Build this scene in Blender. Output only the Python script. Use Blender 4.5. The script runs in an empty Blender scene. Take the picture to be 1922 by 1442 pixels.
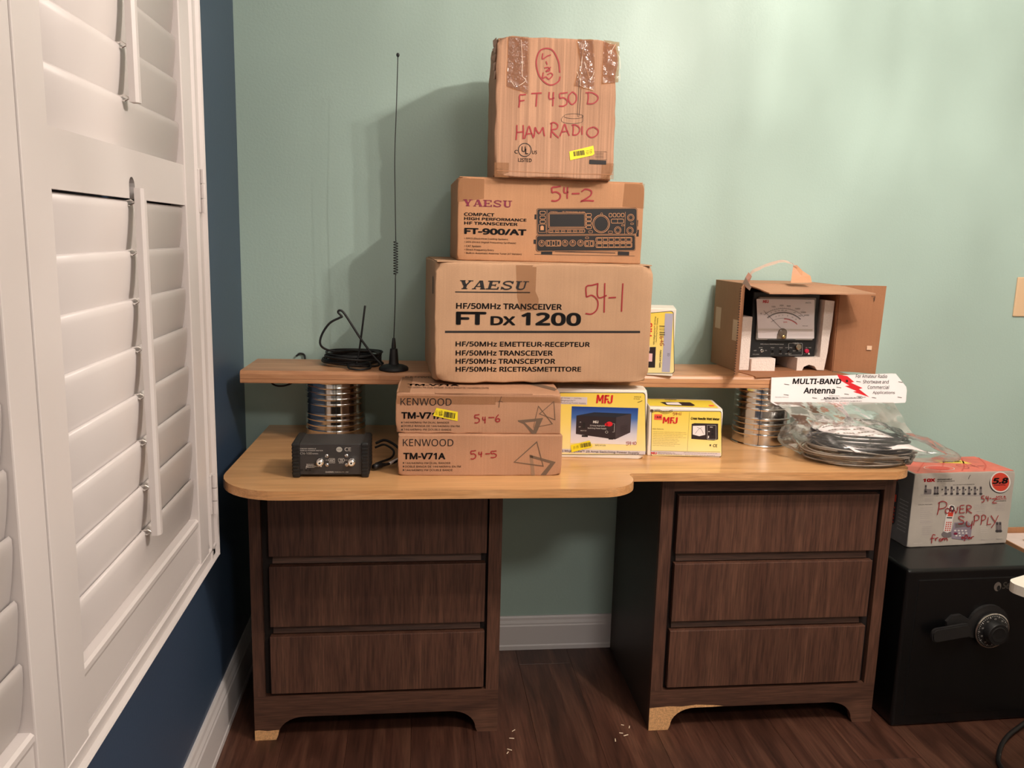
import bpy, bmesh, math, random
import numpy as np
from mathutils import Vector, Matrix, noise

C = bpy.context.scene.collection
scene = bpy.context.scene
PI = math.pi

# ------------------------------------------------------------------ camera, world, lamps, exposure
cam_d = bpy.data.cameras.new('camera')
cam_d.sensor_fit = 'HORIZONTAL'
cam_d.sensor_width = 36.0
cam_d.lens = 36.0 * 1570.777 / 1922.0
cam_d.clip_start = 0.02
cam = bpy.data.objects.new('camera', cam_d)
C.objects.link(cam)
YAW, PITCH, ROLL = 0.1136889, 0.17433057, 0.02576462
fw = Vector((math.sin(YAW)*math.cos(PITCH), math.cos(YAW)*math.cos(PITCH), -math.sin(PITCH)))
rt = Vector((math.cos(YAW), -math.sin(YAW), 0))
up = rt.cross(fw)
rt2 = rt*math.cos(ROLL) + up*math.sin(ROLL)
up2 = -rt*math.sin(ROLL) + up*math.cos(ROLL)
cam.matrix_world = Matrix(((rt2.x, up2.x, -fw.x, 0.46767), (rt2.y, up2.y, -fw.y, -2.30),
                           (rt2.z, up2.z, -fw.z, 1.20517), (0, 0, 0, 1)))
scene.camera = cam

world = bpy.data.worlds.new('world')
scene.world = world
world.use_nodes = True
world.node_tree.nodes['Background'].inputs[0].default_value = (0.5, 0.5, 0.5, 1)
world.node_tree.nodes['Background'].inputs[1].default_value = 0.15

scene.view_settings.view_transform = 'Standard'
scene.view_settings.look = 'None'
scene.view_settings.exposure = -0.08
scene.view_settings.gamma = 1.0
scene.view_settings.use_curve_mapping = False

# three bulbs of the ceiling fixture behind glass shades (the shades' uneven glass varies the light by direction)
def bulb(loc, power, seed):
    d = bpy.data.lights.new('bulb', 'POINT')
    d.energy = power
    d.color = (1.0, 0.88, 0.79)
    d.shadow_soft_size = 0.012
    d.use_nodes = True
    nt = d.node_tree
    em = nt.nodes['Emission']
    tc = nt.nodes.new('ShaderNodeTexCoord')
    mp = nt.nodes.new('ShaderNodeMapping')
    mp.inputs['Scale'].default_value = (1.0, 1.0, 0.45)
    mp.inputs['Location'].default_value = (seed, seed*1.7, 0)
    nz = nt.nodes.new('ShaderNodeTexNoise')
    nz.inputs['Scale'].default_value = 7.0
    nz.inputs['Detail'].default_value = 2.0
    mr = nt.nodes.new('ShaderNodeMapRange')
    mr.inputs['From Min'].default_value = 0.3
    mr.inputs['From Max'].default_value = 0.7
    mr.inputs['To Min'].default_value = 0.62
    mr.inputs['To Max'].default_value = 1.42
    nt.links.new(tc.outputs['Normal'], mp.inputs['Vector'])
    nt.links.new(mp.outputs[0], nz.inputs['Vector'])
    nt.links.new(nz.outputs[0], mr.inputs['Value'])
    nt.links.new(mr.outputs[0], em.inputs['Strength'])
    o = bpy.data.objects.new('bulb', d)
    o.location = loc
    C.objects.link(o)
bulb((1.50, -1.50, 2.055), 28, 3.0)
bulb((1.62, -1.39, 2.07), 28, 3.06)
bulb((1.45, -1.32, 2.05), 19, 3.12)
# added soft fill light behind the camera, lifts the shadows
ar = bpy.data.lights.new('fill_light', 'AREA'); ar.shape = 'DISK'; ar.size = 0.5; ar.energy = 32; ar.color = (1.0, 0.91, 0.85)
aro = bpy.data.objects.new('fill_light', ar); aro.location = (1.3, -3.2, 2.40); C.objects.link(aro)

# ------------------------------------------------------------------ materials
def srgb(r, g=None, b=None):
    if g is None: r, g, b = r
    f = lambda c: (c/255)/12.92 if c/255 <= 0.04045 else ((c/255+0.055)/1.055)**2.4
    return (f(r), f(g), f(b), 1)

MATS = {}
def new_mat(name):
    m = bpy.data.materials.new(name); m.use_nodes = True
    return m, m.node_tree, m.node_tree.nodes['Principled BSDF']

def mat(name, col, rough=0.5, metal=0.0, spec=0.5, var=0.0, vscale=30, bump=0.0, bscale=200, coat=0.0, alpha=1.0, stretch=(1, 1, 1)):
    if name in MATS: return MATS[name]
    m, nt, p = new_mat(name)
    p.inputs['Base Color'].default_value = srgb(col)
    p.inputs['Roughness'].default_value = rough
    p.inputs['Metallic'].default_value = metal
    p.inputs['Specular IOR Level'].default_value = spec
    p.inputs['Coat Weight'].default_value = coat
    p.inputs['Coat Roughness'].default_value = 0.15
    p.inputs['Alpha'].default_value = alpha
    if var or bump:
        tc = nt.nodes.new('ShaderNodeTexCoord')
        mp = nt.nodes.new('ShaderNodeMapping'); mp.inputs['Scale'].default_value = stretch
        nt.links.new(tc.outputs['Object'], mp.inputs[0])
    if var:
        nz = nt.nodes.new('ShaderNodeTexNoise'); nz.inputs['Scale'].default_value = vscale; nz.inputs['Detail'].default_value = 4
        mr = nt.nodes.new('ShaderNodeMapRange'); mr.inputs[1].default_value = 0.3; mr.inputs[2].default_value = 0.7
        mr.inputs[3].default_value = 1-var; mr.inputs[4].default_value = 1+var
        vm = nt.nodes.new('ShaderNodeVectorMath'); vm.operation = 'SCALE'
        vm.inputs[0].default_value = srgb(col)[:3]
        nt.links.new(mp.outputs[0], nz.inputs['Vector'])
        nt.links.new(nz.outputs[0], mr.inputs[0])
        nt.links.new(mr.outputs[0], vm.inputs['Scale'])
        nt.links.new(vm.outputs[0], p.inputs['Base Color'])
    if bump:
        nb = nt.nodes.new('ShaderNodeTexNoise'); nb.inputs['Scale'].default_value = bscale; nb.inputs['Detail'].default_value = 3
        bp = nt.nodes.new('ShaderNodeBump'); bp.inputs['Strength'].default_value = bump; bp.inputs['Distance'].default_value = 0.002
        nt.links.new(mp.outputs[0], nb.inputs['Vector'])
        nt.links.new(nb.outputs[0], bp.inputs['Height'])
        nt.links.new(bp.outputs[0], p.inputs['Normal'])
    MATS[name] = m
    return m

def wood(name, c1, c2, c3, rough=0.4, axis='X', scale=1.0, coat=0.0, fine=1.0, bump=0.1, randomize=False):
    """procedural wood: long stretched noise for figure + fine pores, grain along the given axis"""
    m, nt, p = new_mat(name)
    tc = nt.nodes.new('ShaderNodeTexCoord')
    src = tc.outputs['Object']
    if randomize:
        oi = nt.nodes.new('ShaderNodeObjectInfo')
        va = nt.nodes.new('ShaderNodeVectorMath'); va.operation = 'ADD'
        sc = nt.nodes.new('ShaderNodeVectorMath'); sc.operation = 'SCALE'; sc.inputs[0].default_value = (13, 17, 7)
        nt.links.new(oi.outputs['Random'], sc.inputs['Scale'])
        nt.links.new(tc.outputs['Object'], va.inputs[0]); nt.links.new(sc.outputs[0], va.inputs[1])
        src = va.outputs[0]
    def mapped(long, cross):
        mp = nt.nodes.new('ShaderNodeMapping')
        s = [cross]*3; s['XYZ'.index(axis)] = long
        mp.inputs['Scale'].default_value = s
        nt.links.new(src, mp.inputs[0]); return mp
    a = mapped(1.2*scale, 9*scale)
    n1 = nt.nodes.new('ShaderNodeTexNoise'); n1.inputs['Scale'].default_value = 1.6; n1.inputs['Detail'].default_value = 5; n1.inputs['Distortion'].default_value = 1.4
    nt.links.new(a.outputs[0], n1.inputs['Vector'])
    b = mapped(10*scale, 180*scale)
    n2 = nt.nodes.new('ShaderNodeTexNoise'); n2.inputs['Scale'].default_value = 1.0; n2.inputs['Detail'].default_value = 4
    nt.links.new(b.outputs[0], n2.inputs['Vector'])
    cr = nt.nodes.new('ShaderNodeValToRGB')
    cr.color_ramp.elements[0].position = 0.3; cr.color_ramp.elements[0].color = srgb(c1)
    cr.color_ramp.elements[1].position = 0.72; cr.color_ramp.elements[1].color = srgb(c3)
    e = cr.color_ramp.elements.new(0.5); e.color = srgb(c2)
    nt.links.new(n1.outputs[0], cr.inputs[0])
    mr = nt.nodes.new('ShaderNodeMapRange'); mr.inputs[1].default_value = 0.35; mr.inputs[2].default_value = 0.65
    mr.inputs[3].default_value = 1-0.28*fine; mr.inputs[4].default_value = 1+0.18*fine
    nt.links.new(n2.outputs[0], mr.inputs[0])
    vm = nt.nodes.new('ShaderNodeVectorMath'); vm.operation = 'SCALE'
    nt.links.new(cr.outputs[0], vm.inputs[0]); nt.links.new(mr.outputs[0], vm.inputs['Scale'])
    out = vm.outputs[0]
    if randomize:
        mr2 = nt.nodes.new('ShaderNodeMapRange'); mr2.inputs[3].default_value = 0.82; mr2.inputs[4].default_value = 1.12
        vm2 = nt.nodes.new('ShaderNodeVectorMath'); vm2.operation = 'SCALE'
        nt.links.new(oi.outputs['Random'], mr2.inputs[0]); nt.links.new(mr2.outputs[0], vm2.inputs['Scale'])
        nt.links.new(out, vm2.inputs[0]); out = vm2.outputs[0]
    nt.links.new(out, p.inputs['Base Color'])
    p.inputs['Roughness'].default_value = rough
    p.inputs['Coat Weight'].default_value = coat; p.inputs['Coat Roughness'].default_value = 0.2
    bp = nt.nodes.new('ShaderNodeBump'); bp.inputs['Strength'].default_value = bump; bp.inputs['Distance'].default_value = 0.001
    nt.links.new(n2.outputs[0], bp.inputs['Height']); nt.links.new(bp.outputs[0], p.inputs['Normal'])
    MATS[name] = m
    return m

def cardboard(name, col, streak=0.0, flute=0.25, rough=0.75):
    m, nt, p = new_mat(name)
    tc = nt.nodes.new('ShaderNodeTexCoord')
    mp = nt.nodes.new('ShaderNodeMapping'); mp.inputs['Scale'].default_value = (150, 150, 2)
    nt.links.new(tc.outputs['Object'], mp.inputs[0])
    n1 = nt.nodes.new('ShaderNodeTexNoise'); n1.inputs['Scale'].default_value = 1; n1.inputs['Detail'].default_value = 2
    nt.links.new(mp.outputs[0], n1.inputs['Vector'])
    n2 = nt.nodes.new('ShaderNodeTexNoise'); n2.inputs['Scale'].default_value = 9; n2.inputs['Detail'].default_value = 5
    nt.links.new(tc.outputs['Object'], n2.inputs['Vector'])
    n3 = nt.nodes.new('ShaderNodeTexNoise'); n3.inputs['Scale'].default_value = 400
    nt.links.new(tc.outputs['Object'], n3.inputs['Vector'])
    def mr(src, lo, hi, a=0.3, b=0.7):
        x = nt.nodes.new('ShaderNodeMapRange'); x.inputs[1].default_value = a; x.inputs[2].default_value = b
        x.inputs[3].default_value = lo; x.inputs[4].default_value = hi
        nt.links.new(src, x.inputs[0]); return x.outputs[0]
    def mul(a, b):
        x = nt.nodes.new('ShaderNodeMath'); x.operation = 'MULTIPLY'; nt.links.new(a, x.inputs[0]); nt.links.new(b, x.inputs[1]); return x.outputs[0]
    v = mul(mul(mr(n1.outputs[0], 1-0.02-streak, 1.02+streak*0.3), mr(n2.outputs[0], 0.93, 1.07)), mr(n3.outputs[0], 0.96, 1.04))
    vm = nt.nodes.new('ShaderNodeVectorMath'); vm.operation = 'SCALE'; vm.inputs[0].default_value = srgb(col)[:3]
    nt.links.new(v, vm.inputs['Scale']); nt.links.new(vm.outputs[0], p.inputs['Base Color'])
    p.inputs['Roughness'].default_value = rough; p.inputs['Specular IOR Level'].default_value = 0.25
    ad = nt.nodes.new('ShaderNodeMath'); ad.operation = 'ADD'
    k = nt.nodes.new('ShaderNodeMath'); k.operation = 'MULTIPLY'; k.inputs[1].default_value = 2.5
    nt.links.new(n2.outputs[0], k.inputs[0])
    nt.links.new(n1.outputs[0], ad.inputs[0]); nt.links.new(k.outputs[0], ad.inputs[1])
    bp = nt.nodes.new('ShaderNodeBump'); bp.inputs['Strength'].default_value = flute; bp.inputs['Distance'].default_value = 0.002
    nt.links.new(ad.outputs[0], bp.inputs['Height']); nt.links.new(bp.outputs[0], p.inputs['Normal'])
    MATS[name] = m
    return m

def film(name, tint, opacity, rough=0.12, bump=0.6, bscale=40, emb=0.0):
    """clear plastic: see-through with gloss and crumpled highlights"""
    m = bpy.data.materials.new(name); m.use_nodes = True
    nt = m.node_tree; nt.nodes.clear()
    out = nt.nodes.new('ShaderNodeOutputMaterial')
    tr = nt.nodes.new('ShaderNodeBsdfTransparent'); tr.inputs[0].default_value = srgb(tint)
    gl = nt.nodes.new('ShaderNodeBsdfGlossy'); gl.inputs['Roughness'].default_value = rough
    gl.inputs[0].default_value = (1, 1, 1, 1)
    df = nt.nodes.new('ShaderNodeBsdfDiffuse'); df.inputs[0].default_value = srgb(225, 225, 220)
    fr = nt.nodes.new('ShaderNodeFresnel'); fr.inputs[0].default_value = 1.5
    tc = nt.nodes.new('ShaderNodeTexCoord')
    nz = nt.nodes.new('ShaderNodeTexNoise'); nz.inputs['Scale'].default_value = bscale; nz.inputs['Detail'].default_value = 2
    nt.links.new(tc.outputs['Object'], nz.inputs['Vector'])
    bp = nt.nodes.new('ShaderNodeBump'); bp.inputs['Strength'].default_value = bump; bp.inputs['Distance'].default_value = 0.004
    nt.links.new(nz.outputs[0], bp.inputs['Height'])
    for n in (gl, fr, df): nt.links.new(bp.outputs[0], n.inputs['Normal'])
    m1 = nt.nodes.new('ShaderNodeMixShader'); m1.inputs[0].default_value = opacity
    nt.links.new(tr.outputs[0], m1.inputs[1]); nt.links.new(df.outputs[0], m1.inputs[2])
    m2 = nt.nodes.new('ShaderNodeMixShader')
    k = nt.nodes.new('ShaderNodeMath'); k.operation = 'MULTIPLY_ADD'; k.inputs[1].default_value = 0.75; k.inputs[2].default_value = 0.0
    k.use_clamp = True
    nt.links.new(fr.outputs[0], k.inputs[0]); nt.links.new(k.outputs[0], m2.inputs[0])
    nt.links.new(m1.outputs[0], m2.inputs[1]); nt.links.new(gl.outputs[0], m2.inputs[2])
    nt.links.new(m2.outputs[0], out.inputs[0])
    MATS[name] = m
    return m

def ramp_mat(name, stops, axis='Z', rough=0.4):
    """printed colour ramp over the piece's own bounds"""
    m, nt, p = new_mat(name)
    tc = nt.nodes.new('ShaderNodeTexCoord'); sp = nt.nodes.new('ShaderNodeSeparateXYZ')
    nt.links.new(tc.outputs['Generated'], sp.inputs[0])
    cr = nt.nodes.new('ShaderNodeValToRGB')
    cr.color_ramp.elements[0].position = stops[0][0]; cr.color_ramp.elements[0].color = srgb(stops[0][1])
    cr.color_ramp.elements[1].position = stops[-1][0]; cr.color_ramp.elements[1].color = srgb(stops[-1][1])
    for pos, c in stops[1:-1]:
        e = cr.color_ramp.elements.new(pos); e.color = srgb(c)
    nt.links.new(sp.outputs[axis], cr.inputs[0]); nt.links.new(cr.outputs[0], p.inputs['Base Color'])
    p.inputs['Roughness'].default_value = rough
    MATS[name] = m
    return m

M_GREEN = mat('sage_green_wall_paint', (172, 196, 187), rough=0.40, spec=0.30, bump=0.22, bscale=160)
M_NAVY = mat('navy_wall_paint', (58, 76, 100), rough=0.42, spec=0.5, bump=0.1, bscale=160)
M_WHITE = mat('white_trim_paint', (216, 211, 210), rough=0.35, bump=0.03, bscale=90)
M_SHUT = mat('white_shutter_paint', (212, 205, 203), rough=0.4)
M_CEIL = mat('ceiling_paint', (235, 232, 225), rough=0.9)
M_ROOM = mat('cream_wall_paint', (205, 200, 188), rough=0.8)
M_DESK = wood('maple_desktop', (194, 144, 96), (210, 160, 108), (222, 174, 122), rough=0.28, axis='X', fine=0.25, bump=0.03, coat=0.2)
M_SHELF = wood('alder_shelf', (176, 122, 86), (196, 142, 102), (208, 158, 116), rough=0.38, axis='X', scale=1.5, fine=0.35, bump=0.05)
M_WAL = wood('walnut_laminate_vertical', (76, 47, 35), (88, 57, 43), (100, 67, 51), rough=0.55, axis='Z', scale=1.5, fine=1.3)
M_WALH = wood('walnut_laminate_horizontal', (74, 47, 35), (86, 56, 42), (98, 66, 50), rough=0.55, axis='X', scale=1.5, fine=1.3)
M_SIDE = mat('dark_brown_side', (52, 38, 31), rough=0.5, var=0.06)
M_VOID = mat('dark_cabinet_inside', (30, 20, 16), rough=0.8)
M_FLOOR = wood('dark_walnut_floor', (52, 30, 22), (76, 46, 35), (98, 65, 50), rough=0.42, axis='Y', scale=1.1, fine=0.9, randomize=True, bump=0.25)
M_CHIPW = mat('bare_particle_board', (214, 164, 112), rough=0.8, var=0.25, vscale=220, bump=0.4)
M_CB1 = cardboard('kraft_cardboard', (188, 150, 118))
M_CB2 = cardboard('kraft_cardboard_ribbed', (184, 142, 114), streak=0.24, flute=0.5)
M_CB3 = cardboard('kraft_cardboard_orange', (186, 138, 102))
M_CB4 = cardboard('kraft_cardboard_dull', (182, 138, 108))
M_CB5 = cardboard('brown_carton_outside', (150, 118, 90))
M_CB6 = cardboard('brown_carton_inside', (160, 112, 80))
M_TAPE = mat('brown_packing_tape', (168, 118, 78), rough=0.22, alpha=0.45, bump=0.3, bscale=60)
M_TAPEC = film('clear_packing_tape', (225, 200, 170), 0.08, rough=0.12, bump=0.9, bscale=70)
M_INK = mat('black_ink', (26, 22, 22), rough=0.6)
M_INKF = mat('faded_black_ink', (84, 64, 50), rough=0.7)
M_INKG = mat('grey_fine_print', (120, 105, 85), rough=0.7)
M_MAR = mat('maroon_ink', (128, 32, 62), rough=0.6)
M_RED = mat('red_marker', (158, 40, 46), rough=0.5)
M_REDP = mat('red_print', (214, 32, 44), rough=0.4)
M_YST = mat('yellow_sticker_paper', (246, 226, 40), rough=0.45)
M_CARDW = mat('white_coated_card', (238, 230, 218), rough=0.4)
M_PAPER = mat('white_paper', (240, 232, 232), rough=0.6)
M_BLK = mat('black_plastic', (22, 22, 23), rough=0.45)
M_BLK2 = mat('black_rubber', (16, 16, 17), rough=0.55)
M_CHAR = mat('charcoal_enamel', (52, 50, 50), rough=0.45, var=0.04)
M_STEEL = mat('tin_plate', (215, 213, 210), rough=0.13, metal=1.0)
M_CHR = mat('chrome', (225, 222, 218), rough=0.15, metal=1.0)
M_DARKL = mat('black_seam', (20, 18, 18), rough=0.6)
M_LTXT = mat('white_print', (225, 222, 215), rough=0.5)
M_FOAM = mat('white_styrofoam', (240, 226, 216), rough=0.9, var=0.06, vscale=260, bump=0.7, bscale=260)
M_SAFE = mat('black_powder_coat', (9, 9, 10), rough=0.34, bump=0.05, bscale=700)
M_BEIGE = mat('beige_plastic', (222, 190, 152), rough=0.4)

# ------------------------------------------------------------------ mesh helpers
def link(name, me, m, parent=None, smooth=False):
    o = bpy.data.objects.new(name, me)
    C.objects.link(o)
    if m is not None:
        for mm in (m if isinstance(m, (list, tuple)) else [m]): me.materials.append(mm)
    if parent is not None: o.parent = parent
    if smooth:
        for p in me.polygons: p.use_smooth = True
    return o

def mk(name, verts, faces, m, parent=None, smooth=False):
    me = bpy.data.meshes.new(name)
    me.from_pydata([tuple(v) for v in verts], [], faces)
    me.update()
    return link(name, me, m, parent, smooth)

def from_bm(name, bm, m, parent=None, smooth=False):
    me = bpy.data.meshes.new(name)
    bm.normal_update(); bm.to_mesh(me); bm.free()
    return link(name, me, m, parent, smooth)

def thing(name, label, cat, loc=(0, 0, 0), rz=0.0, group=None):
    o = bpy.data.objects.new(name, None); C.objects.link(o)
    o.empty_display_size = 0.05
    o.location = loc; o.rotation_euler = (0, 0, rz)
    o['label'] = label; o['category'] = cat
    if group: o['group'] = group
    return o

def tag(o, label, cat, group=None):
    o['label'] = label; o['category'] = cat
    if group: o['group'] = group
    return o

def bx(bm, x0, x1, y0, y1, z0, z1, bev=0.0, seg=2, M=None):
    vs = [bm.verts.new(p) for p in ((x0, y0, z0), (x1, y0, z0), (x1, y1, z0), (x0, y1, z0), (x0, y0, z1), (x1, y0, z1), (x1, y1, z1), (x0, y1, z1))]
    fs = [bm.faces.new([vs[i] for i in f]) for f in ((0, 3, 2, 1), (4, 5, 6, 7), (0, 1, 5, 4), (1, 2, 6, 5), (2, 3, 7, 6), (3, 0, 4, 7))]
    if bev:
        es = list({e for f in fs for e in f.edges})
        r = bmesh.ops.bevel(bm, geom=es, offset=bev, segments=seg, affect='EDGES', profile=0.5)
        vs = list({v for f in r['faces'] for v in f.verts} | {v for v in vs if v.is_valid})
    if M is not None:
        bmesh.ops.transform(bm, matrix=M, verts=[v for v in vs if v.is_valid])

def box(name, x0, x1, y0, y1, z0, z1, m, parent=None, bev=0.0, seg=2):
    bm = bmesh.new(); bx(bm, x0, x1, y0, y1, z0, z1, bev, seg)
    return from_bm(name, bm, m, parent)

def prism(bm, pts, axis, a0, a1):
    """extrude a closed 2D outline along an axis; pts are in the other two axes in order"""
    def P(u, v, w):
        return {'X': (w, u, v), 'Y': (u, w, v), 'Z': (u, v, w)}[axis]
    n = len(pts)
    A = [bm.verts.new(P(u, v, a0)) for u, v in pts]
    B = [bm.verts.new(P(u, v, a1)) for u, v in pts]
    fs = [bm.faces.new(A), bm.faces.new(B[::-1])]
    for i in range(n):
        fs.append(bm.faces.new((A[i], B[i], B[(i+1) % n], A[(i+1) % n])))
    bmesh.ops.recalc_face_normals(bm, faces=fs)
    return A+B

def lathe(name, prof, m, parent=None, seg=48, axis='Z', loc=(0, 0, 0), smooth=True, caps=True):
    bm = bmesh.new()
    rings = []
    for r, h in prof:
        ring = []
        for i in range(seg):
            a = 2*PI*i/seg
            c, s = r*math.cos(a), r*math.sin(a)
            p = {'Z': (c, s, h), 'Y': (c, h, s), 'X': (h, c, s)}[axis]
            ring.append(bm.verts.new((p[0]+loc[0], p[1]+loc[1], p[2]+loc[2])))
        rings.append(ring)
    for a, b in zip(rings, rings[1:]):
        for i in range(seg):
            bm.faces.new((a[i], a[(i+1) % seg], b[(i+1) % seg], b[i]))
    if caps:
        bm.faces.new(rings[0]); bm.faces.new(rings[-1])
    bmesh.ops.recalc_face_normals(bm, faces=bm.faces)
    o = from_bm(name, bm, m, parent, smooth)
    if smooth:
        o.data.set_sharp_from_angle(angle=math.radians(40))
    return o

def catmull(pts, n=8, closed=False):
    P = [Vector(p) for p in pts]
    if len(P) < 3 and not closed:
        return P
    out = []
    N = len(P)
    rng = range(N) if closed else range(N-1)
    for i in rng:
        p0 = P[(i-1) % N] if closed or i > 0 else P[0]*2-P[1]
        p1 = P[i]; p2 = P[(i+1) % N]
        p3 = P[(i+2) % N] if closed or i+2 < N else P[-1]*2-P[-2]
        for k in range(n):
            t = k/n
            out.append(0.5*((2*p1)+(p2-p0)*t+(2*p0-5*p1+4*p2-p3)*t*t+(3*p1-p0-3*p2+p3)*t*t*t))
    if not closed: out.append(P[-1])
    return out

def tube_bm(bm, pts, r, seg=8, closed=False):
    P = [Vector(p) for p in pts]; n = len(P)
    rings = []
    prev = None
    for i in range(n):
        if closed: t = (P[(i+1) % n]-P[(i-1) % n])
        else: t = P[min(i+1, n-1)]-P[max(i-1, 0)]
        t.normalize()
        if prev is None:
            a = Vector((0, 0, 1)) if abs(t.z) < 0.9 else Vector((1, 0, 0))
            u = t.cross(a).normalized()
        else:
            u = (prev-t*prev.dot(t)).normalized()
        prev = u
        v = t.cross(u)
        rr = r[i] if isinstance(r, (list, tuple)) else r
        rings.append([bm.verts.new(P[i]+(u*math.cos(2*PI*k/seg)+v*math.sin(2*PI*k/seg))*rr) for k in range(seg)])
    m = n if closed else n-1
    for i in range(m):
        a, b = rings[i], rings[(i+1) % n]
        for k in range(seg):
            bm.faces.new((a[k], a[(k+1) % seg], b[(k+1) % seg], b[k]))
    if not closed:
        bm.faces.new(rings[0][::-1]); bm.faces.new(rings[-1])

def tube(name, pts, r, m, parent=None, seg=8, closed=False):
    bm = bmesh.new(); tube_bm(bm, pts, r, seg, closed)
    bmesh.ops.recalc_face_normals(bm, faces=bm.faces)
    return from_bm(name, bm, m, parent, True)

def rbox_mesh(w, d, h, r, n=14, dents=(), wob=0.0, seed=0):
    """a box 0..w, 0..d, 0..h with rounded edges, fine grid and dented corners"""
    def coords(L):
        k = max(4, int(n*L/max(w, d, h)))
        inner = [r+(L-2*r)*i/k for i in range(k+1)]
        # a few extra lines near the edges so dents look crisp
        ex = [L*0.02+r, L*0.05+r, L-L*0.02-r, L-L*0.05-r]
        return sorted(set([0, r*0.3, r*0.7]+inner+ex+[L-r*0.7, L-r*0.3, L]))
    X, Y, Z = coords(w), coords(d), coords(h)
    vid, verts, faces = {}, [], []
    def V(x, y, z):
        k = (round(x, 6), round(y, 6), round(z, 6))
        if k not in vid:
            p = Vector((x, y, z))
            c = Vector((min(max(x, r), w-r), min(max(y, r), d-r), min(max(z, r), h-r)))
            dv = p-c
            if dv.length > 1e-9: p = c+dv.normalized()*r
            for (cx, cy, cz), rad, amt in dents:
                q = Vector((cx*w, cy*d, cz*h))
                dist = (p-q).length
                if dist < rad*3:
                    f = math.exp(-(dist/rad)**2)*amt
                    inward = Vector((0.5*w, 0.5*d, 0.5*h))-q
                    inward = Vector((inward.x/w, inward.y/d, inward.z/h)).normalized()
                    nn = noise.noise_vector(p*70+Vector((seed, 0, 0)))
                    p = p+inward*f+nn*f*0.7
            if wob:
                e = 0
                dx = min(x, w-x); dy = min(y, d-y); dz = min(z, h-z)
                two = sorted((dx, dy, dz))[1]
                e = math.exp(-(two/0.006)**2)
                p = p+noise.noise_vector(p*28+Vector((seed*3.1, 1, 2)))*wob*e
            vid[k] = len(verts); verts.append(p)
        return vid[k]
    def grid(A, B, f, flip):
        for i in range(len(A)-1):
            for j in range(len(B)-1):
                q = [V(*f(A[i], B[j])), V(*f(A[i+1], B[j])), V(*f(A[i+1], B[j+1])), V(*f(A[i], B[j+1]))]
                faces.append(q[::-1] if flip else q)
    grid(X, Z, lambda a, b: (a, 0, b), False)
    grid(X, Z, lambda a, b: (a, d, b), True)
    grid(Y, Z, lambda a, b: (0, a, b), True)
    grid(Y, Z, lambda a, b: (w, a, b), False)
    grid(X, Y, lambda a, b: (a, b, h), False)
    grid(X, Y, lambda a, b: (a, b, 0), True)
    return verts, faces

# ------------------------------------------------------------------ print and lettering
_text_cache = {}
SANS = None
try:      # the sans serif that ships with Blender itself; the built-in font serves if it is missing
    import os
    SANS = bpy.data.fonts.load(os.path.join(bpy.utils.system_resource('DATAFILES'), 'fonts', 'NotoSansHebrew-Regular.woff2'))
except Exception:
    SANS = None
def text_geo(s, bold=0.0):
    k = (s, bold)
    if k in _text_cache: return _text_cache[k]
    if s == 'MFJ':        # heavy block capitals
        q = []
        R = lambda x0, y0, x1, y1: q.append([(x0, y0), (x1, y0), (x1, y1), (x0, y1)])
        R(0, 0, 0.10, 1); R(0.33, 0, 0.43, 1)
        q.append([(0.02, 1), (0.12, 1), (0.26, 0.25), (0.17, 0.25)]); q.append([(0.41, 1), (0.31, 1), (0.17, 0.25), (0.26, 0.25)])
        R(0.48, 0, 0.59, 1); R(0.48, 0.83, 0.75, 1); R(0.48, 0.42, 0.72, 0.58)
        R(0.87, 0.2, 0.98, 1)
        arc = [(0.825+0.155*math.cos(a), 0.22-0.22*math.sin(a)) for a in [PI*i/8 for i in range(9)]]
        inn = [(0.825+0.05*math.cos(a), 0.22-0.09*math.sin(a)) for a in [PI*i/8 for i in range(9)]]
        for i in range(8): q.append([inn[i], arc[i], arc[i+1], inn[i+1]])
        R(0.67, 0.22, 0.775, 0.34)
        vs = [p for r in q for p in r]; fs = [tuple(range(4*i, 4*i+4)) for i in range(len(q))]
        _text_cache[k] = (vs, fs)
        return _text_cache[k]
    cu = bpy.data.curves.new('lettering', 'FONT')
    cu.body = s; cu.size = 1.0; cu.resolution_u = 3
    if SANS: cu.font = SANS
    ob = bpy.data.objects.new('lettering', cu); C.objects.link(ob)
    dg = bpy.context.evaluated_depsgraph_get(); dg.update()
    me = bpy.data.meshes.new_from_object(ob.evaluated_get(dg))
    vs = [(v.co.x, v.co.y) for v in me.vertices]; fs = [tuple(p.vertices) for p in me.polygons]
    bpy.data.objects.remove(ob); bpy.data.curves.remove(cu); bpy.data.meshes.remove(me)
    if bold > 0.004:      # heavier weight: the outline is struck several times, slightly shifted
        dirs = [(0, 0)]+[(math.cos(a), math.sin(a)) for a in [2*PI*(i+0.5)/(8 if bold > 0.02 else 4) for i in range(8 if bold > 0.02 else 4)]]
        n0, v0, f0 = len(vs), vs, fs
        vs = [(x+bold*dx, y+bold*dy) for dx, dy in dirs for x, y in v0]
        fs = [tuple(i+n0*k for i in f) for k in range(len(dirs)) for f in f0]
    x0 = min(v[0] for v in vs); x1 = max(v[0] for v in vs); y0 = min(v[1] for v in vs); y1 = max(v[1] for v in vs)
    vs = [((x-x0)/(x1-x0), (y-y0)/max(1e-6, (y1-y0))) for x, y in vs]
    _text_cache[k] = (vs, fs)
    return _text_cache[k]

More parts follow.
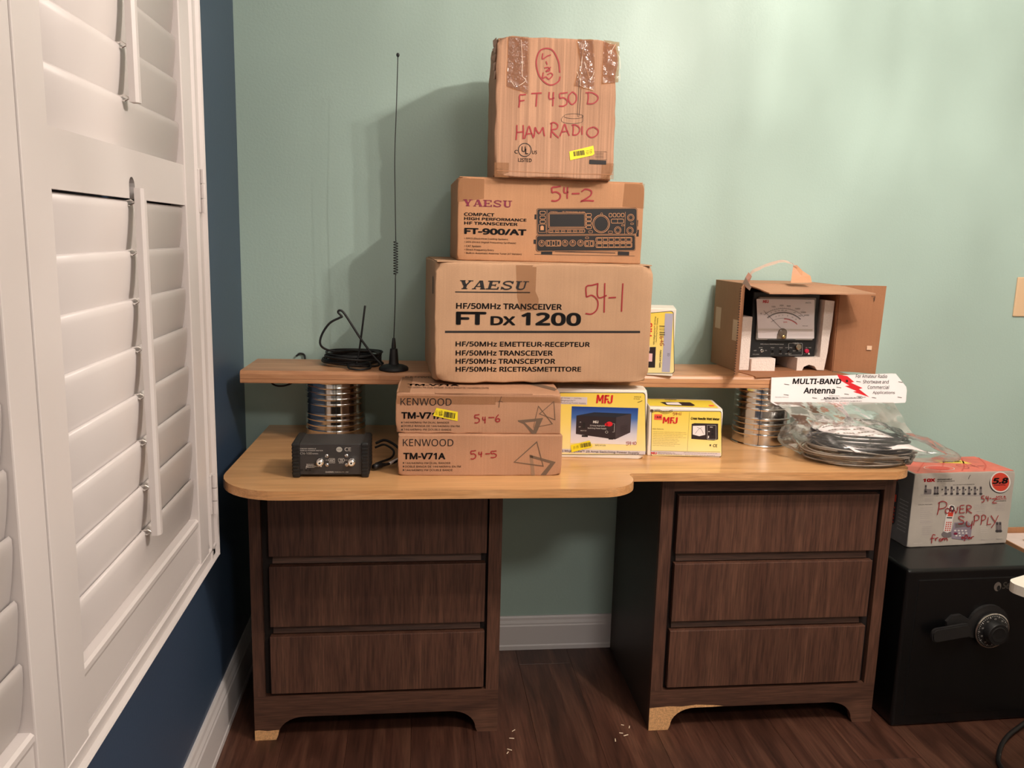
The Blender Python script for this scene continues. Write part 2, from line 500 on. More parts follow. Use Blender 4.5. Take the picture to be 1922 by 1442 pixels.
def slab_letter(ch):
    """slab-serif capitals as overlapping quads in a unit square"""
    q = []
    R = lambda x0, y0, x1, y1: q.append([(x0, y0), (x1, y0), (x1, y1), (x0, y1)])
    S = lambda a, b, w: q.append([(a[0]-w*0.62, a[1]), (a[0]+w*0.62, a[1]), (b[0]+w*0.62, b[1]), (b[0]-w*0.62, b[1])])
    if ch == 'Y':
        S((0.5, 0.0), (0.5, 0.45), 0.2); S((0.47, 0.40), (0.2, 1.0), 0.22); S((0.54, 0.40), (0.82, 1.0), 0.12)
        R(0.0, 0.9, 0.42, 1.0); R(0.62, 0.9, 1.0, 1.0); R(0.28, 0, 0.72, 0.1)
    elif ch == 'A':
        S((0.14, 0), (0.47, 1), 0.1); S((0.84, 0), (0.52, 1), 0.22); R(0.25, 0.28, 0.75, 0.38); R(0, 0, 0.33, 0.1); R(0.62, 0, 1.02, 0.1)
    elif ch == 'E':
        R(0.14, 0, 0.36, 1); R(0, 0, 0.95, 0.12); R(0, 0.88, 0.92, 1); R(0.3, 0.44, 0.68, 0.56); R(0.83, 0, 0.95, 0.3); R(0.8, 0.7, 0.92, 1); R(0.6, 0.36, 0.68, 0.64)
    elif ch == 'S':
        pts = [(0.84, 0.78), (0.68, 0.93), (0.42, 0.94), (0.2, 0.84), (0.18, 0.68), (0.34, 0.56), (0.62, 0.46), (0.8, 0.34), (0.78, 0.16), (0.58, 0.06), (0.32, 0.07), (0.14, 0.24)]
        c = catmull([(x, y, 0) for x, y in pts], 3)
        for i in range(len(c)-1):
            a, b = c[i], c[i+1]; t = (b-a).normalized(); n_ = Vector((-t.y, t.x, 0)); w = 0.075
            q.append([((a-n_*w).x, (a-n_*w).y), ((b-n_*w).x, (b-n_*w).y), ((b+n_*w).x, (b+n_*w).y), ((a+n_*w).x, (a+n_*w).y)])
        R(0.8, 0.68, 0.9, 0.98); R(0.06, 0.02, 0.15, 0.34)
    elif ch == 'U':
        R(0.12, 0.25, 0.34, 1); R(0.7, 0.25, 0.82, 1); R(0, 0.9, 0.46, 1); R(0.56, 0.9, 1, 1)
        c = [(0.23+0.265*(1-math.cos(a)), 0.25-0.2*math.sin(a)) for a in [PI*i/8 for i in range(9)]]
        for i in range(8):
            a = Vector((*c[i], 0)); b = Vector((*c[i+1], 0)); t = (b-a).normalized(); n_ = Vector((-t.y, t.x, 0)); w = 0.1-0.045*i/8
            q.append([((a-n_*w).x, (a-n_*w).y), ((b-n_*w).x, (b-n_*w).y), ((b+n_*w).x, (b+n_*w).y), ((a+n_*w).x, (a+n_*w).y)])
    return q

# handwriting: each glyph is a list of strokes in a unit square (y up)
HW = {
 '5': [[(0.9, 0.98), (0.5, 0.93), (0.12, 0.88), (0.12, 0.55)], [(0.12, 0.55), (0.5, 0.6), (0.85, 0.42), (0.8, 0.15), (0.45, 0.0), (0.05, 0.02)]],
 '4': [[(0.15, 1.0), (0.1, 0.62), (0.3, 0.5), (0.9, 0.58)], [(0.75, 1.0), (0.7, 0.5), (0.66, 0.0)]],
 '1': [[(0.6, 1.0), (0.5, 0.5), (0.42, 0.0)]],
 '2': [[(0.1, 0.8), (0.4, 1.0), (0.8, 0.85), (0.75, 0.5), (0.3, 0.15), (0.05, 0.02), (0.4, 0.08), (1.0, 0.05)]],
 '6': [[(0.7, 1.0), (0.3, 0.7), (0.08, 0.3), (0.3, 0.02), (0.8, 0.08), (0.85, 0.35), (0.5, 0.45), (0.15, 0.25)]],
 '7': [[(0.05, 0.95), (0.5, 0.92), (0.95, 0.98), (0.6, 0.5), (0.35, 0.0)]],
 '9': [[(0.85, 0.9), (0.4, 1.0), (0.1, 0.75), (0.3, 0.5), (0.8, 0.65), (0.85, 0.9), (0.75, 0.4), (0.5, 0.0)]],
 '0': [[(0.5, 1.0), (0.12, 0.7), (0.1, 0.3), (0.45, 0.0), (0.85, 0.25), (0.9, 0.7), (0.5, 1.0)]],
 '-': [[(0.0, 0.48), (0.5, 0.52), (1.0, 0.56)]],
 'F': [[(0.95, 1.0), (0.5, 0.97), (0.1, 0.92), (0.08, 0.4), (0.0, 0.0)], [(0.08, 0.5), (0.4, 0.52), (0.75, 0.56)]],
 'T': [[(0.0, 0.95), (0.5, 0.98), (1.0, 1.0)], [(0.55, 0.98), (0.5, 0.5), (0.45, 0.0)]],
 'D': [[(0.2, 1.0), (0.22, 0.5), (0.15, 0.03)], [(0.0, 0.97), (0.5, 0.98), (0.95, 0.7), (0.95, 0.35), (0.6, 0.05), (0.1, 0.02)]],
 'H': [[(0.1, 1.0), (0.08, 0.5), (0.0, 0.0)], [(0.9, 1.0), (0.92, 0.5), (0.88, 0.05)], [(0.05, 0.5), (0.5, 0.52), (0.92, 0.55)]],
 'A': [[(0.0, 0.0), (0.25, 0.5), (0.5, 1.0), (0.75, 0.5), (1.0, 0.05)], [(0.18, 0.35), (0.5, 0.4), (0.85, 0.42)]],
 'M': [[(0.05, 0.0), (0.1, 0.5), (0.15, 0.95), (0.3, 0.6), (0.5, 0.35), (0.7, 0.65), (0.85, 0.95), (0.92, 0.5), (1.0, 0.05)]],
 'R': [[(0.15, 1.0), (0.12, 0.5), (0.05, 0.0)], [(0.0, 0.92), (0.4, 1.0), (0.85, 0.85), (0.75, 0.6), (0.15, 0.5), (0.5, 0.25), (1.0, 0.0)]],
 'i': [[(0.5, 0.7), (0.5, 0.0)]],
 'O': [[(0.55, 1.0), (0.15, 0.8), (0.05, 0.35), (0.4, 0.0), (0.85, 0.2), (1.0, 0.65), (0.7, 0.97), (0.5, 0.98)]],
 'P': [[(0.2, 0.95), (0.15, 0.5), (0.0, 0.0)], [(0.05, 0.85), (0.5, 1.0), (0.95, 0.85), (0.8, 0.55), (0.15, 0.42)]],
 'W': [[(0.0, 1.0), (0.1, 0.4), (0.25, 0.05), (0.5, 0.5), (0.7, 0.05), (0.9, 0.5), (1.0, 1.0)]],
 'E': [[(0.9, 1.0), (0.15, 0.92), (0.1, 0.5), (0.05, 0.03), (0.5, 0.02), (0.95, 0.08)], [(0.1, 0.5), (0.45, 0.52), (0.8, 0.56)]],
 'S': [[(0.95, 0.85), (0.55, 1.0), (0.15, 0.85), (0.4, 0.55), (0.8, 0.35), (0.7, 0.05), (0.1, 0.0)]],
 'U': [[(0.05, 0.95), (0.0, 0.5), (0.3, 0.3), (0.8, 0.5), (0.95, 0.95)], [(0.95, 0.95), (0.85, 0.3), (0.7, 0.0)]],
 'L': [[(0.3, 1.0), (0.15, 0.5), (0.0, 0.05), (0.5, 0.03), (1.0, 0.1)]],
 'Y': [[(0.0, 1.0), (0.3, 0.7), (0.55, 0.5)], [(1.0, 1.0), (0.5, 0.4), (0.0, 0.0)]],
 'f': [[(0.95, 0.95), (0.5, 1.0), (0.35, 0.6), (0.3, 0.0)], [(0.0, 0.55), (0.8, 0.6)]],
 'r': [[(0.1, 0.6), (0.15, 0.0)], [(0.15, 0.35), (0.5, 0.6), (0.9, 0.6)]],
 'o': [[(0.5, 0.6), (0.1, 0.35), (0.4, 0.0), (0.9, 0.25), (0.5, 0.6)]],
 'm': [[(0.0, 0.6), (0.05, 0.0)], [(0.05, 0.35), (0.3, 0.6), (0.45, 0.3), (0.5, 0.0)], [(0.5, 0.35), (0.75, 0.6), (0.95, 0.3), (1.0, 0.0)]],
 'z': [[(0.0, 0.7), (0.9, 0.75), (0.1, 0.05), (1.0, 0.0)]],
}

class Art:
    """flat print on one face: image pixel coordinates (x right, y down; a plain grid on a few faces) are mapped to metres on the face"""
    def __init__(self, parent, corners, w, h, place):
        # corners: image pixel coordinates of bottom-left, bottom-right, top-right, top-left
        A, b = [], []
        for (x, y), (u, v) in zip(corners, ((0, 0), (w, 0), (w, h), (0, h))):
            A += [[x, y, 1, 0, 0, 0, -u*x, -u*y], [0, 0, 0, x, y, 1, -v*x, -v*y]]; b += [u, v]
        self.H = np.linalg.solve(np.array(A, float), np.array(b, float))
        self.parent, self.place = parent, place
        self.g = {}
        self.level = 0
    def uv(self, x, y):
        H = self.H; k = H[6]*x+H[7]*y+1
        return ((H[0]*x+H[1]*y+H[2])/k, (H[3]*x+H[4]*y+H[5])/k)
    def add(self, key, m, uvs, faces, lift=1):
        G = self.g.setdefault(key, (m, [], [], lift))
        o = len(G[1]); G[1].extend(uvs); G[2].extend([tuple(i+o for i in f) for f in faces])
    def poly(self, key, m, pts, lift=1):
        self.add(key, m, [self.uv(*p) for p in pts], [tuple(range(len(pts)))], lift)
    def rect(self, key, m, x0, y0, x1, y1, lift=1):
        p, q = self.uv(x0, y0), self.uv(x1, y1); a, b = (p[0], q[1]), (q[0], p[1])
        self.add(key, m, [a, (b[0], a[1]), b, (a[0], b[1])], [(0, 1, 2, 3)], lift)
    def text(self, key, m, s, x0, y0, x1, y1, bold=0.0, shear=0.0, rot=0, lift=2):
        vs, fs = text_geo(s, bold)
        xm, ym, k = (x0+x1)/2, (y0+y1)/2, min(0.012*(x1-x0), 0.22*(y1-y0))/2
        if rot: k = 0
        a = (self.uv(x0, ym)[0], self.uv(xm, y1-k)[1]); b = (self.uv(x1, ym)[0], self.uv(xm, y0+k)[1])
        W, H_ = b[0]-a[0], b[1]-a[1]
        out = []
        for x, y in vs:
            if rot == 90: x, y = y, 1-x      # reads downwards
            if rot == -90: x, y = 1-y, x
            out.append((a[0]+x*W+shear*(y-0.5)*H_, a[1]+y*H_))
        self.add(key, m, out, fs, lift)
    def slab(self, key, m, s, x0, y0, x1, y1, shear=0.0, lift=2):
        p, q = self.uv(x0, y0), self.uv(x1, y1); a, b = (p[0], q[1]), (q[0], p[1])
        W, H_ = (b[0]-a[0])/len(s), b[1]-a[1]
        for i, ch in enumerate(s):
            for q in slab_letter(ch):
                out = [(a[0]+(i+x*0.94)*W+shear*y*H_, a[1]+y*H_) for x, y in q]
                self.add(key, m, out, [(0, 1, 2, 3)], lift)
    def stroke(self, key, m, pts, w, smooth=True, closed=False, lift=2):
        """polyline of image points drawn with width w (metres)"""
        P = [Vector((*self.uv(*p), 0)) for p in pts]
        if smooth and len(P) > 2: P = catmull(P, 5, closed)
        n = len(P); out = []
        for i in range(n):
            if closed: t = P[(i+1) % n]-P[(i-1) % n]
            else: t = P[min(i+1, n-1)]-P[max(i-1, 0)]
            if t.length < 1e-9: t = Vector((1, 0, 0))
            t.normalize(); nn = Vector((-t.y, t.x, 0))*w/2
            out += [(P[i]-nn)[:2], (P[i]+nn)[:2]]
        fs = [(2*i, 2*i+2, 2*i+3, 2*i+1) for i in range(n-1)]
        if closed: fs.append((2*n-2, 0, 1, 2*n-1))
        self.add(key, m, out, fs, lift)
    def ring(self, key, m, cx, cy, rx, ry, w, n=20, lift=2):
        self.stroke(key, m, [(cx+rx*math.cos(2*PI*i/n), cy+ry*math.sin(2*PI*i/n)) for i in range(n)], w, False, True, lift)
    def disc(self, key, m, cx, cy, rx, ry, n=20, lift=2):
        self.poly(key, m, [(cx+rx*math.cos(2*PI*i/n), cy-ry*math.sin(2*PI*i/n)) for i in range(n)], lift)
    def frame(self, key, m, x0, y0, x1, y1, w, r=0, lift=2):
        if r:
            pts = []
            for cx, cy, a0 in ((x1-r, y0+r, -90), (x1-r, y1-r, 0), (x0+r, y1-r, 90), (x0+r, y0+r, 180)):
                pts += [(cx+r*math.cos(math.radians(a0+k*30)), cy+r*math.sin(math.radians(a0+k*30))) for k in range(4)]
        else: pts = [(x0, y0), (x1, y0), (x1, y1), (x0, y1)]
        self.stroke(key, m, pts, w, False, True, lift)
    def glyph(self, key, m, ch, x0, y0, x1, y1, w, lift=3):
        for s in HW[ch]:
            self.stroke(key, m, [(x0+(x1-x0)*x, y1-(y1-y0)*y) for x, y in s], w, True, False, lift)
    def write(self, key, m, items, w, lift=3):
        for ch, x0, y0, x1, y1 in items: self.glyph(key, m, ch, x0, y0, x1, y1, w, lift)
    def barcode(self, key, m, x0, y0, x1, y1, n=14, ang=0.0, lift=3):
        rnd = random.Random(n); cx, cy = (x0+x1)/2, (y0+y1)/2
        c, s = math.cos(ang), math.sin(ang)
        x = x0
        while x < x1:
            w = rnd.choice((0.3, 0.5, 0.9, 1.2))*(x1-x0)/n
            q = [(x, y1), (min(x+w, x1), y1), (min(x+w, x1), y0), (x, y0)]
            self.poly(key, m, [(cx+(a-cx)*c-(b-cy)*s, cy+(a-cx)*s+(b-cy)*c) for a, b in q], lift)
            x += w+rnd.choice((0.3, 0.5, 0.8))*(x1-x0)/n
    def done(self, parents=None):
        objs = {}
        for key, (m, uvs, faces, lift) in self.g.items():
            par = self.parent
            nm = key
            if '>' in key:
                pk, nm = key.split('>'); par = objs[pk]
            o = mk(nm.split('#')[0], [self.place(u, v, 0.00035*lift) for u, v in uvs], faces, m, par)
            objs[key] = o
        return objs

def front(u, v, e): return (u, -e, v)

def closed_box(name, label, cat, loc, rz, w, d, h, m, group=None, r=0.0025, dents=(), wob=0.0012, seed=0, n=16):
    t = thing(name, label, cat, loc, rz, group)
    v, f = rbox_mesh(w, d, h, r, n, dents, wob, seed)
    o = mk('box_body', v, f, m, t, True)
    o.data.set_sharp_from_angle(angle=math.radians(50))
    return t

# ------------------------------------------------------------------ the room
def struct(o):
    o['kind'] = 'structure'; return o
RX, RY, RZ = 3.5, -4.1, 2.44
struct(box('wall_back', -0.1, RX+0.1, 0.0, 0.1, 0, RZ, M_GREEN))
struct(box('wall_left', -0.1, 0.0, RY, 0.0, 0, RZ, M_NAVY))
struct(box('wall_right', RX, RX+0.1, RY, 0.0, 0, RZ, M_ROOM))
struct(box('wall_front', -0.1, RX+0.1, RY-0.1, RY, 0, RZ, M_ROOM))
struct(box('ceiling', -0.1, RX+0.1, RY-0.1, 0.1, RZ, RZ+0.1, M_CEIL))
floor = struct(box('floor', -0.1, RX+0.1, RY-0.1, 0.1, -0.06, -0.008, mat('floor_underlay', (28, 20, 16), rough=0.9)))
# floor planks, laid towards the back wall with staggered ends
rnd = random.Random(4)
PW = 0.152
plank_me = {}
def plank_mesh(L):
    if L not in plank_me:
        bm = bmesh.new(); bx(bm, 0, PW-0.0005, 0, L-0.0005, -0.008, 0, 0.0004, 1)
        me = bpy.data.meshes.new('plank'); bm.to_mesh(me); bm.free(); me.materials.append(M_FLOOR)
        plank_me[L] = me
    return plank_me[L]
i = 0; x = 0.0
while x < RX:
    y = RY+(-0.35, -0.8, -0.1, -0.6)[i % 4]
    while y < 0:
        L = 1.2
        y0, y1 = max(y, RY), min(y+L, 0.0)
        if y1-y0 > 0.05:
            o = bpy.data.objects.new('plank', plank_mesh(round(y1-y0, 3))); C.objects.link(o)
            o.location = (x, y0, 0); o.parent = floor
        y += L
    x += PW; i += 1

def baseboard(name, h, axis):
    prof = [(0, 0), (0.0155, 0), (0.0155, 0.012), (0.0135, 0.016), (0.0135, h*0.72), (0.0115, h*0.76), (0.0115, h*0.80), (0.008, h*0.88), (0.0065, h*0.95), (0.004, h), (0, h)]
    bm = bmesh.new()
    if axis == 'X':   # along the back wall
        prism(bm, [(-a, b) for a, b in prof], 'X', 0.0, RX)
    else:
        prism(bm, [(a, b) for a, b in prof], 'Y', RY, 0.0)
    return struct(from_bm(name, bm, M_WHITE))
baseboard('baseboard_back', 0.102, 'X')
baseboard('baseboard_left', 0.128, 'Y')

# wall switch plate at the right
t = thing('wall_plate', 'beige wall plate on the green wall at the right edge', 'wall plate', (2.251, 0, 1.068))
box('plate', -0.036, 0.036, -0.006, 0, -0.058, 0.058, M_BEIGE, t, 0.003)
box('toggle', -0.005, 0.005, -0.016, -0.004, -0.012, 0.012, M_BEIGE, t, 0.001)

# ------------------------------------------------------------------ shutters on the left wall
tf = thing('shutter_frame', 'white moulded frame around the louvered shutters on the navy wall', 'frame', (0, 0, 0))
FT, FB = 2.16, 0.524
jprof = [(0, -0.5515), (0.05, -0.5515), (0.052, -0.5545), (0.05, -0.5585), (0.044, -0.562), (0.044, -0.585), (0.047, -0.589), (0.047, -0.597), (0.042, -0.602), (0.042, -0.616), (0, -0.616)]
bm = bmesh.new(); prism(bm, jprof, 'Z', FB, FT); from_bm('jamb', bm, M_SHUT, tf)
Y2 = -2.02
jp2 = [(a, 2*(-0.5515+Y2)/2-b) for a, b in jprof]
bm = bmesh.new(); prism(bm, [(a, Y2-0.5515-b) for a, b in jprof], 'Z', FB, FT); from_bm('jamb', bm, M_SHUT, tf)
hz = [(a, FB+(-0.5515-b)*0.62) for a, b in jprof]      # bottom rail of the frame, same moulding
bm = bmesh.new(); prism(bm, hz, 'Y', Y2-0.0, -0.552)
from_bm('sill_rail', bm, M_SHUT, tf)
box('head_rail', 0, 0.05, Y2, -0.5515, FT-0.04, FT, M_SHUT, tf, 0.003)
for z in (0.626, 1.235, 1.9):
    bm = bmesh.new()
    for k in range(3):
        prism(bm, [(0.053+0.0055*math.cos(a*PI/5), -0.585+0.0055*math.sin(a*PI/5)) for a in range(10)], 'Z', z+k*0.028, z+k*0.028+0.0265)
    bx(bm, 0.044, 0.0485, -0.598, -0.572, z, z+0.083, 0.001, 1)
    from_bm('hinge', bm, M_SHUT, tf)

TILT = math.radians(7)
LW = 0.0865
PITCHL = 0.0733
def louver_mesh(L):
    bm = bmesh.new()
    n = 16; pts = []
    for i in range(n):
        a = 2*PI*i/n
        u = math.cos(a)*LW/2; v = math.copysign(abs(math.sin(a))**0.55, math.sin(a))*0.0056
        # u along the slat width (z, top leaning into the room), v thickness
        xx = u*math.sin(TILT)+v*math.cos(TILT); zz = u*math.cos(TILT)-v*math.sin(TILT)
        pts.append((xx, zz))
    # prism on axis Y takes (x, z)
    prism(bm, pts, 'Y', -L/2, L/2)
    me = bpy.data.meshes.new('louver'); bm.normal_update(); bm.to_mesh(me); bm.free()
    me.materials.append(M_SHUT)
    for p in me.polygons: p.use_smooth = len(p.vertices) == 4
    return me
def shutter(label, y0, y1, rod_y, sw0, sw1):
    """y0 nearer the back wall, y1 nearer the viewer"""
    t = thing('window_shutter', label, 'shutter', (0, 0, 0), 0, 'louvered shutter panels in the white frame')
    xa, xb = 0.018, 0.046
    box('stile', xa, xb, y0-sw0, y0, 0.552, 2.115, M_SHUT, t, 0.002)
    box('stile', xa, xb, y1, y1+sw1, 0.552, 2.115, M_SHUT, t, 0.002)
    a, b = y1+sw1, y0-sw0
    def rail(z0, z1):
        bm = bmesh.new()
        prism(bm, [(xa, z0), (xb-0.004, z0), (xb-0.004, z1-0.016), (xb-0.002, z1-0.010), (xb-0.002, z1-0.003), (xb-0.006, z1), (xa, z1)], 'Y', a, b)
        return from_bm('rail', bm, M_SHUT, t)
    rail(0.567, 0.646); rail(2.05, 2.115)
    # middle rail with the arched notch for the tilt rod
    zc0, zc1 = 1.2465, 1.318
    bm = bmesh.new()
    out = [(a, zc0), (rod_y-0.013, zc0)]
    out += [(rod_y-0.013*math.cos(k*PI/8), zc0+0.018+0.014*math.sin(k*PI/8)) for k in range(9)]
    out += [(rod_y+0.013, zc0), (b, zc0), (b, zc1), (a, zc1)]
    vs = prism(bm, out, 'X', xb-0.012, xb-0.003)
    from_bm('rail', bm, M_SHUT, t)
    me = louver_mesh(b-a-0.004)
    lower = [1.2465-0.004-LW/2*0.96-k*PITCHL for k in range(8)]
    upper = [1.318+LW/2-0.012+k*PITCHL for k in range(10)]
    for z in lower+upper:
        o = bpy.data.objects.new('louver', me); C.objects.link(o)
        o.location = (0.030, (a+b)/2, z); o.parent = t
    rx = 0.030+LW/2*math.sin(TILT)+0.006+0.013
    def rod(z0, z1):
        bm = bmesh.new()
        prism(bm, [(rx-0.006, rod_y-0.0095), (rx-0.006, rod_y+0.0095), (rx+0.003, rod_y+0.0095), (rx+0.007, rod_y+0.005), (rx+0.007, rod_y-0.005), (rx+0.003, rod_y-0.0095)], 'Z', z0, z1)
        return from_bm('tilt_rod', bm, M_SHUT, t)
    rod(0.722, 1.262); rod(1.384, 2.02)
    sbm = bmesh.new()
    for z in lower+upper:
        zz = z+LW/2*math.cos(TILT)-0.004
        c = [(rx-0.022, rod_y-0.008, zz-0.002), (rx-0.012, rod_y-0.009, zz-0.003), (rx-0.005, rod_y-0.008, zz+0.001), (rx-0.012, rod_y-0.009, zz+0.005), (rx-0.022, rod_y-0.008, zz+0.003)]
        tube_bm(sbm, c, 0.0013, 5)
    from_bm('rod_staples', sbm, M_CHR, t)
    return t
shutter('white louvered shutter panel nearest the back wall with two tilt rods', -0.619, -1.3275, -0.968, 0.064, 0.0725)
shutter('white louvered shutter panel cut by the left edge, half in view', -1.3315, -2.0, -1.68, 0.064, 0.064)

# ------------------------------------------------------------------ desktop
def rounded(pts, radii, n=10):
    out = []
    N = len(pts)
    for i in range(N):
        p = Vector((*pts[i], 0)); a = Vector((*pts[i-1], 0)); b = Vector((*pts[(i+1) % N], 0)); r = radii[i]
        if r == 0: out.append((p.x, p.y)); continue
        u = (a-p).normalized(); v = (b-p).normalized()
        ang = u.angle(v); tl = r/math.tan(ang/2)
        A = p+u*tl; c = p+(u+v).normalized()*(r/math.sin(ang/2)); B = p+v*tl
        a0 = math.atan2(A.y-c.y, A.x-c.x); a1 = math.atan2(B.y-c.y, B.x-c.x)
        d = (a1-a0+PI) % (2*PI)-PI
        out += [(c.x+r*math.cos(a0+d*k/n), c.y+r*math.sin(a0+d*k/n)) for k in range(n+1)]
    return out
HD = 0.68
desk_pts = [(0.064, -0.003), (0.046, -0.612), (0.955, -0.612), (0.945, -0.497), (1.655, -0.497), (1.645, -0.003)]
desk_out = rounded(desk_pts, [0, 0.135, 0.085, 0.012, 0.07, 0])
bm = bmesh.new(); vs = prism(bm, desk_out, 'Z', HD-0.019, HD)
bmesh.ops.triangulate(bm, faces=[f for f in bm.faces if len(f.verts) > 4])
desktop = tag(from_bm('desktop', bm, M_DESK), 'honey maple desktop with rounded stepped front across the two dark cabinets', 'desktop')
# edge banding around the exposed edge
bm = bmesh.new()
ring = [p for p in desk_out]
n = len(ring)
bot, top = [], []
for i_, (x, y) in enumerate(ring):
    a = Vector((*ring[i_-1], 0)); b = Vector((*ring[(i_+1) % n], 0)); t_ = (b-a).normalized(); nn = Vector((t_.y, -t_.x, 0))
    bot.append(bm.verts.new((x+nn.x*-0.0008*-1, y+nn.y*0.0008, HD-0.0193))); top.append(bm.verts.new((x+nn.x*0.0008, y+nn.y*0.0008, HD-0.0006)))
for i_ in range(n-1):
    if ring[i_][1] > -0.01 and ring[i_+1][1] > -0.01: continue
    bm.faces.new((bot[i_], bot[i_+1], top[i_+1], top[i_]))
from_bm('edge_banding', bm, wood('maple_edge', (196, 140, 88), (206, 152, 100), (220, 170, 120), rough=0.4, axis='X', scale=2, fine=0.5), desktop)

# ------------------------------------------------------------------ drawer cabinets
def cabinet(label, x0, y0, w, depth, H, op, drawers, patch, rz=0.0, splash=None):
    """op = opening (x0,x1,z0,z1) in local metres; drawers = list of (x0,x1,z0,z1)"""
    t = thing('drawer_cabinet', label, 'cabinet', (x0, y0, 0), rz, 'dark laminate drawer cabinets under the desktop')
    T = 0.016
    ox0, ox1, oz0, oz1 = op
    # face frame: one plate with an opening and an arched apron
    bm = bmesh.new()
    def plate(pts, m_idx=0): prism(bm, pts, 'Y', 0, T)
    leg = 0.05; rise = 0.058
    for q0, q1 in ((0, ox0), (ox1, w)):
        bmv = bmesh.new(); prism(bmv, [(q0, oz0), (q0, H), (q1, H), (q1, oz0)], 'Y', 0, T)
        from_bm('stile', bmv, M_WAL, t)
    bmh = bmesh.new()
    if oz1 < H-0.005:
        prism(bmh, [(ox0, oz1), (ox0, H), (ox1, H), (ox1, oz1)], 'Y', 0.0003, T)
        from_bm('top_rail', bmh, M_WALH, t); bmh = bmesh.new()
    ap = [(0, 0), (leg, 0)]
    ap += [(leg+0.005+0.062*(1-math.cos(k*PI/16)), 0.012+(rise-0.012)*math.sin(k*PI/16)) for k in range(9)]
    ap += [(w-leg-0.005-0.062*(1-math.cos(k*PI/16)), 0.012+(rise-0.012)*math.sin(k*PI/16)) for k in range(8, -1, -1)]
    ap += [(w-leg, 0), (w, 0), (w, oz0), (0, oz0)]
    prism(bmh, ap, 'Y', 0.0002, T)
    bmesh.ops.triangulate(bmh, faces=[f for f in bmh.faces if len(f.verts) > 4])
    from_bm('apron', bmh, M_WALH, t)
    # inner routed lip of the opening
    box('side_panel', 0.0005, T, T, depth, 0, H, M_SIDE, t)
    box('side_panel', w-T, w-0.0005, T, depth, 0, H, M_SIDE, t)
    box('back_panel', T, w-T, depth-0.006, depth-0.0005, 0.05, H, M_VOID, t)
    box('bottom_panel', T, w-T, T, depth-0.006, 0.06, 0.072, M_VOID, t)
    box('inner_board', ox0-0.004, ox1+0.004, 0.019, 0.023, oz0-0.01, H-0.001, M_VOID, t)
    for k, (a, b, c, d) in enumerate(drawers):
        bm = bmesh.new(); bx(bm, a, b, -0.002, 0.0178, c, d, 0.0012, 2)
        from_bm('drawer', bm, M_WAL, t)
        if k < len(drawers)-1:
            c2 = drawers[k+1][2]
            bm = bmesh.new()
            prism(bm, [(0.0185, d+0.001), (0.012, d+0.003), (0.0175, c2-0.003), (0.0188, c2-0.002)], 'X', a+0.006, b-0.01)
            bmesh.ops.recalc_face_normals(bm, faces=bm.faces)
            from_bm('divider', bm, M_WALH, t)
    mk('bare_patch', [(x, -0.0006, z) for x, z in patch], [tuple(range(len(patch)))], M_CHIPW, t)
    return t
cabinet('dark brown three drawer cabinet under the left half of the desktop', 0.085, -0.42, 0.583, 0.40, HD-0.0196,
        (0.026, 0.552, 0.113, HD-0.0196), [(0.041, 0.546, 0.120, 0.265), (0.043, 0.545, 0.290, 0.439), (0.043, 0.547, 0.464, 0.648)],
        [(0.0, 0.0), (0.0497, 0.0), (0.0545, 0.012), (0.057, 0.026), (0.03, 0.024), (0.01, 0.027), (0.0, 0.026)])
arc = [(0.055+0.062*(1-math.cos(k*PI/16)), 0.012+0.046*math.sin(k*PI/16)) for k in range(9)]
cabinet('dark brown three drawer cabinet under the right half, big bare foot patch', 1.044, -0.445, 0.586, 0.43, HD-0.0196,
        (0.030, 0.558, 0.107, 0.620), [(0.040, 0.544, 0.115, 0.265), (0.041, 0.545, 0.290, 0.438), (0.041, 0.545, 0.464, 0.609)],
        [(0.0, 0.0), (0.0497, 0.0)]+[(a-0.0004, b) for a, b in arc]+[(0.16, 0.058), (0.19, 0.0595), (0.165, 0.063), (0.12, 0.066), (0.08, 0.062), (0.05, 0.064), (0.0, 0.061)])

# ------------------------------------------------------------------ tin cans and shelf board
def can_profile(R, H):
    p = [(R-0.004, 0.0), (R+0.0012, 0.0005), (R+0.0016, 0.003), (R, 0.005), (R, 0.007)]
    def rib(z):
        return [(R, z-0.0042), (R, z-0.0026), (R+0.0005, z-0.0016), (R+0.0009, z-0.0005), (R+0.0009, z+0.0005), (R+0.0005, z+0.0016), (R, z+0.0026), (R, z+0.0042)]
    for f in (0.20, 0.29, 0.38, 0.47): p += rib(H*f)
    for f in (0.63, 0.72, 0.81, 0.90): p += rib(H*f)
    p += [(R, H-0.007), (R, H-0.005), (R+0.0016, H-0.003), (R+0.0012, H-0.0005), (R-0.003, H-0.0002)]
    return p
def can(label, x, y, seam_deg):
    t = thing('tin_can', label, 'can', (x, y, HD), 0, 'ribbed tin cans holding up the shelf board')
    R, H = 0.0745, 0.1583
    lathe('can_body', can_profile(R, H), M_STEEL, t, 96)
    a = math.radians(seam_deg); c, s = math.cos(a), math.sin(a)
    vs, fs = [], []
    prof = [(r+0.0004, z) for r, z in can_profile(R, H)[3:-3]]
    for i_, (r, z) in enumerate(prof):
        vs += [(r*c-0.0007*s*-1, r*s-0.0007*c, z), (r*c-0.0007*s, r*s+0.0007*c, z)]
    for i_ in range(len(prof)-1): fs.append((2*i_, 2*i_+2, 2*i_+3, 2*i_+1))
    mk('can_seam', vs, fs, M_DARKL, t)
    return t
can('silver ribbed tin can holding up the shelf behind the dark meter', 0.258, -0.150, -84)
can('silver ribbed tin can holding up the shelf end beside the yellow box', 1.3818, -0.1964, -116)

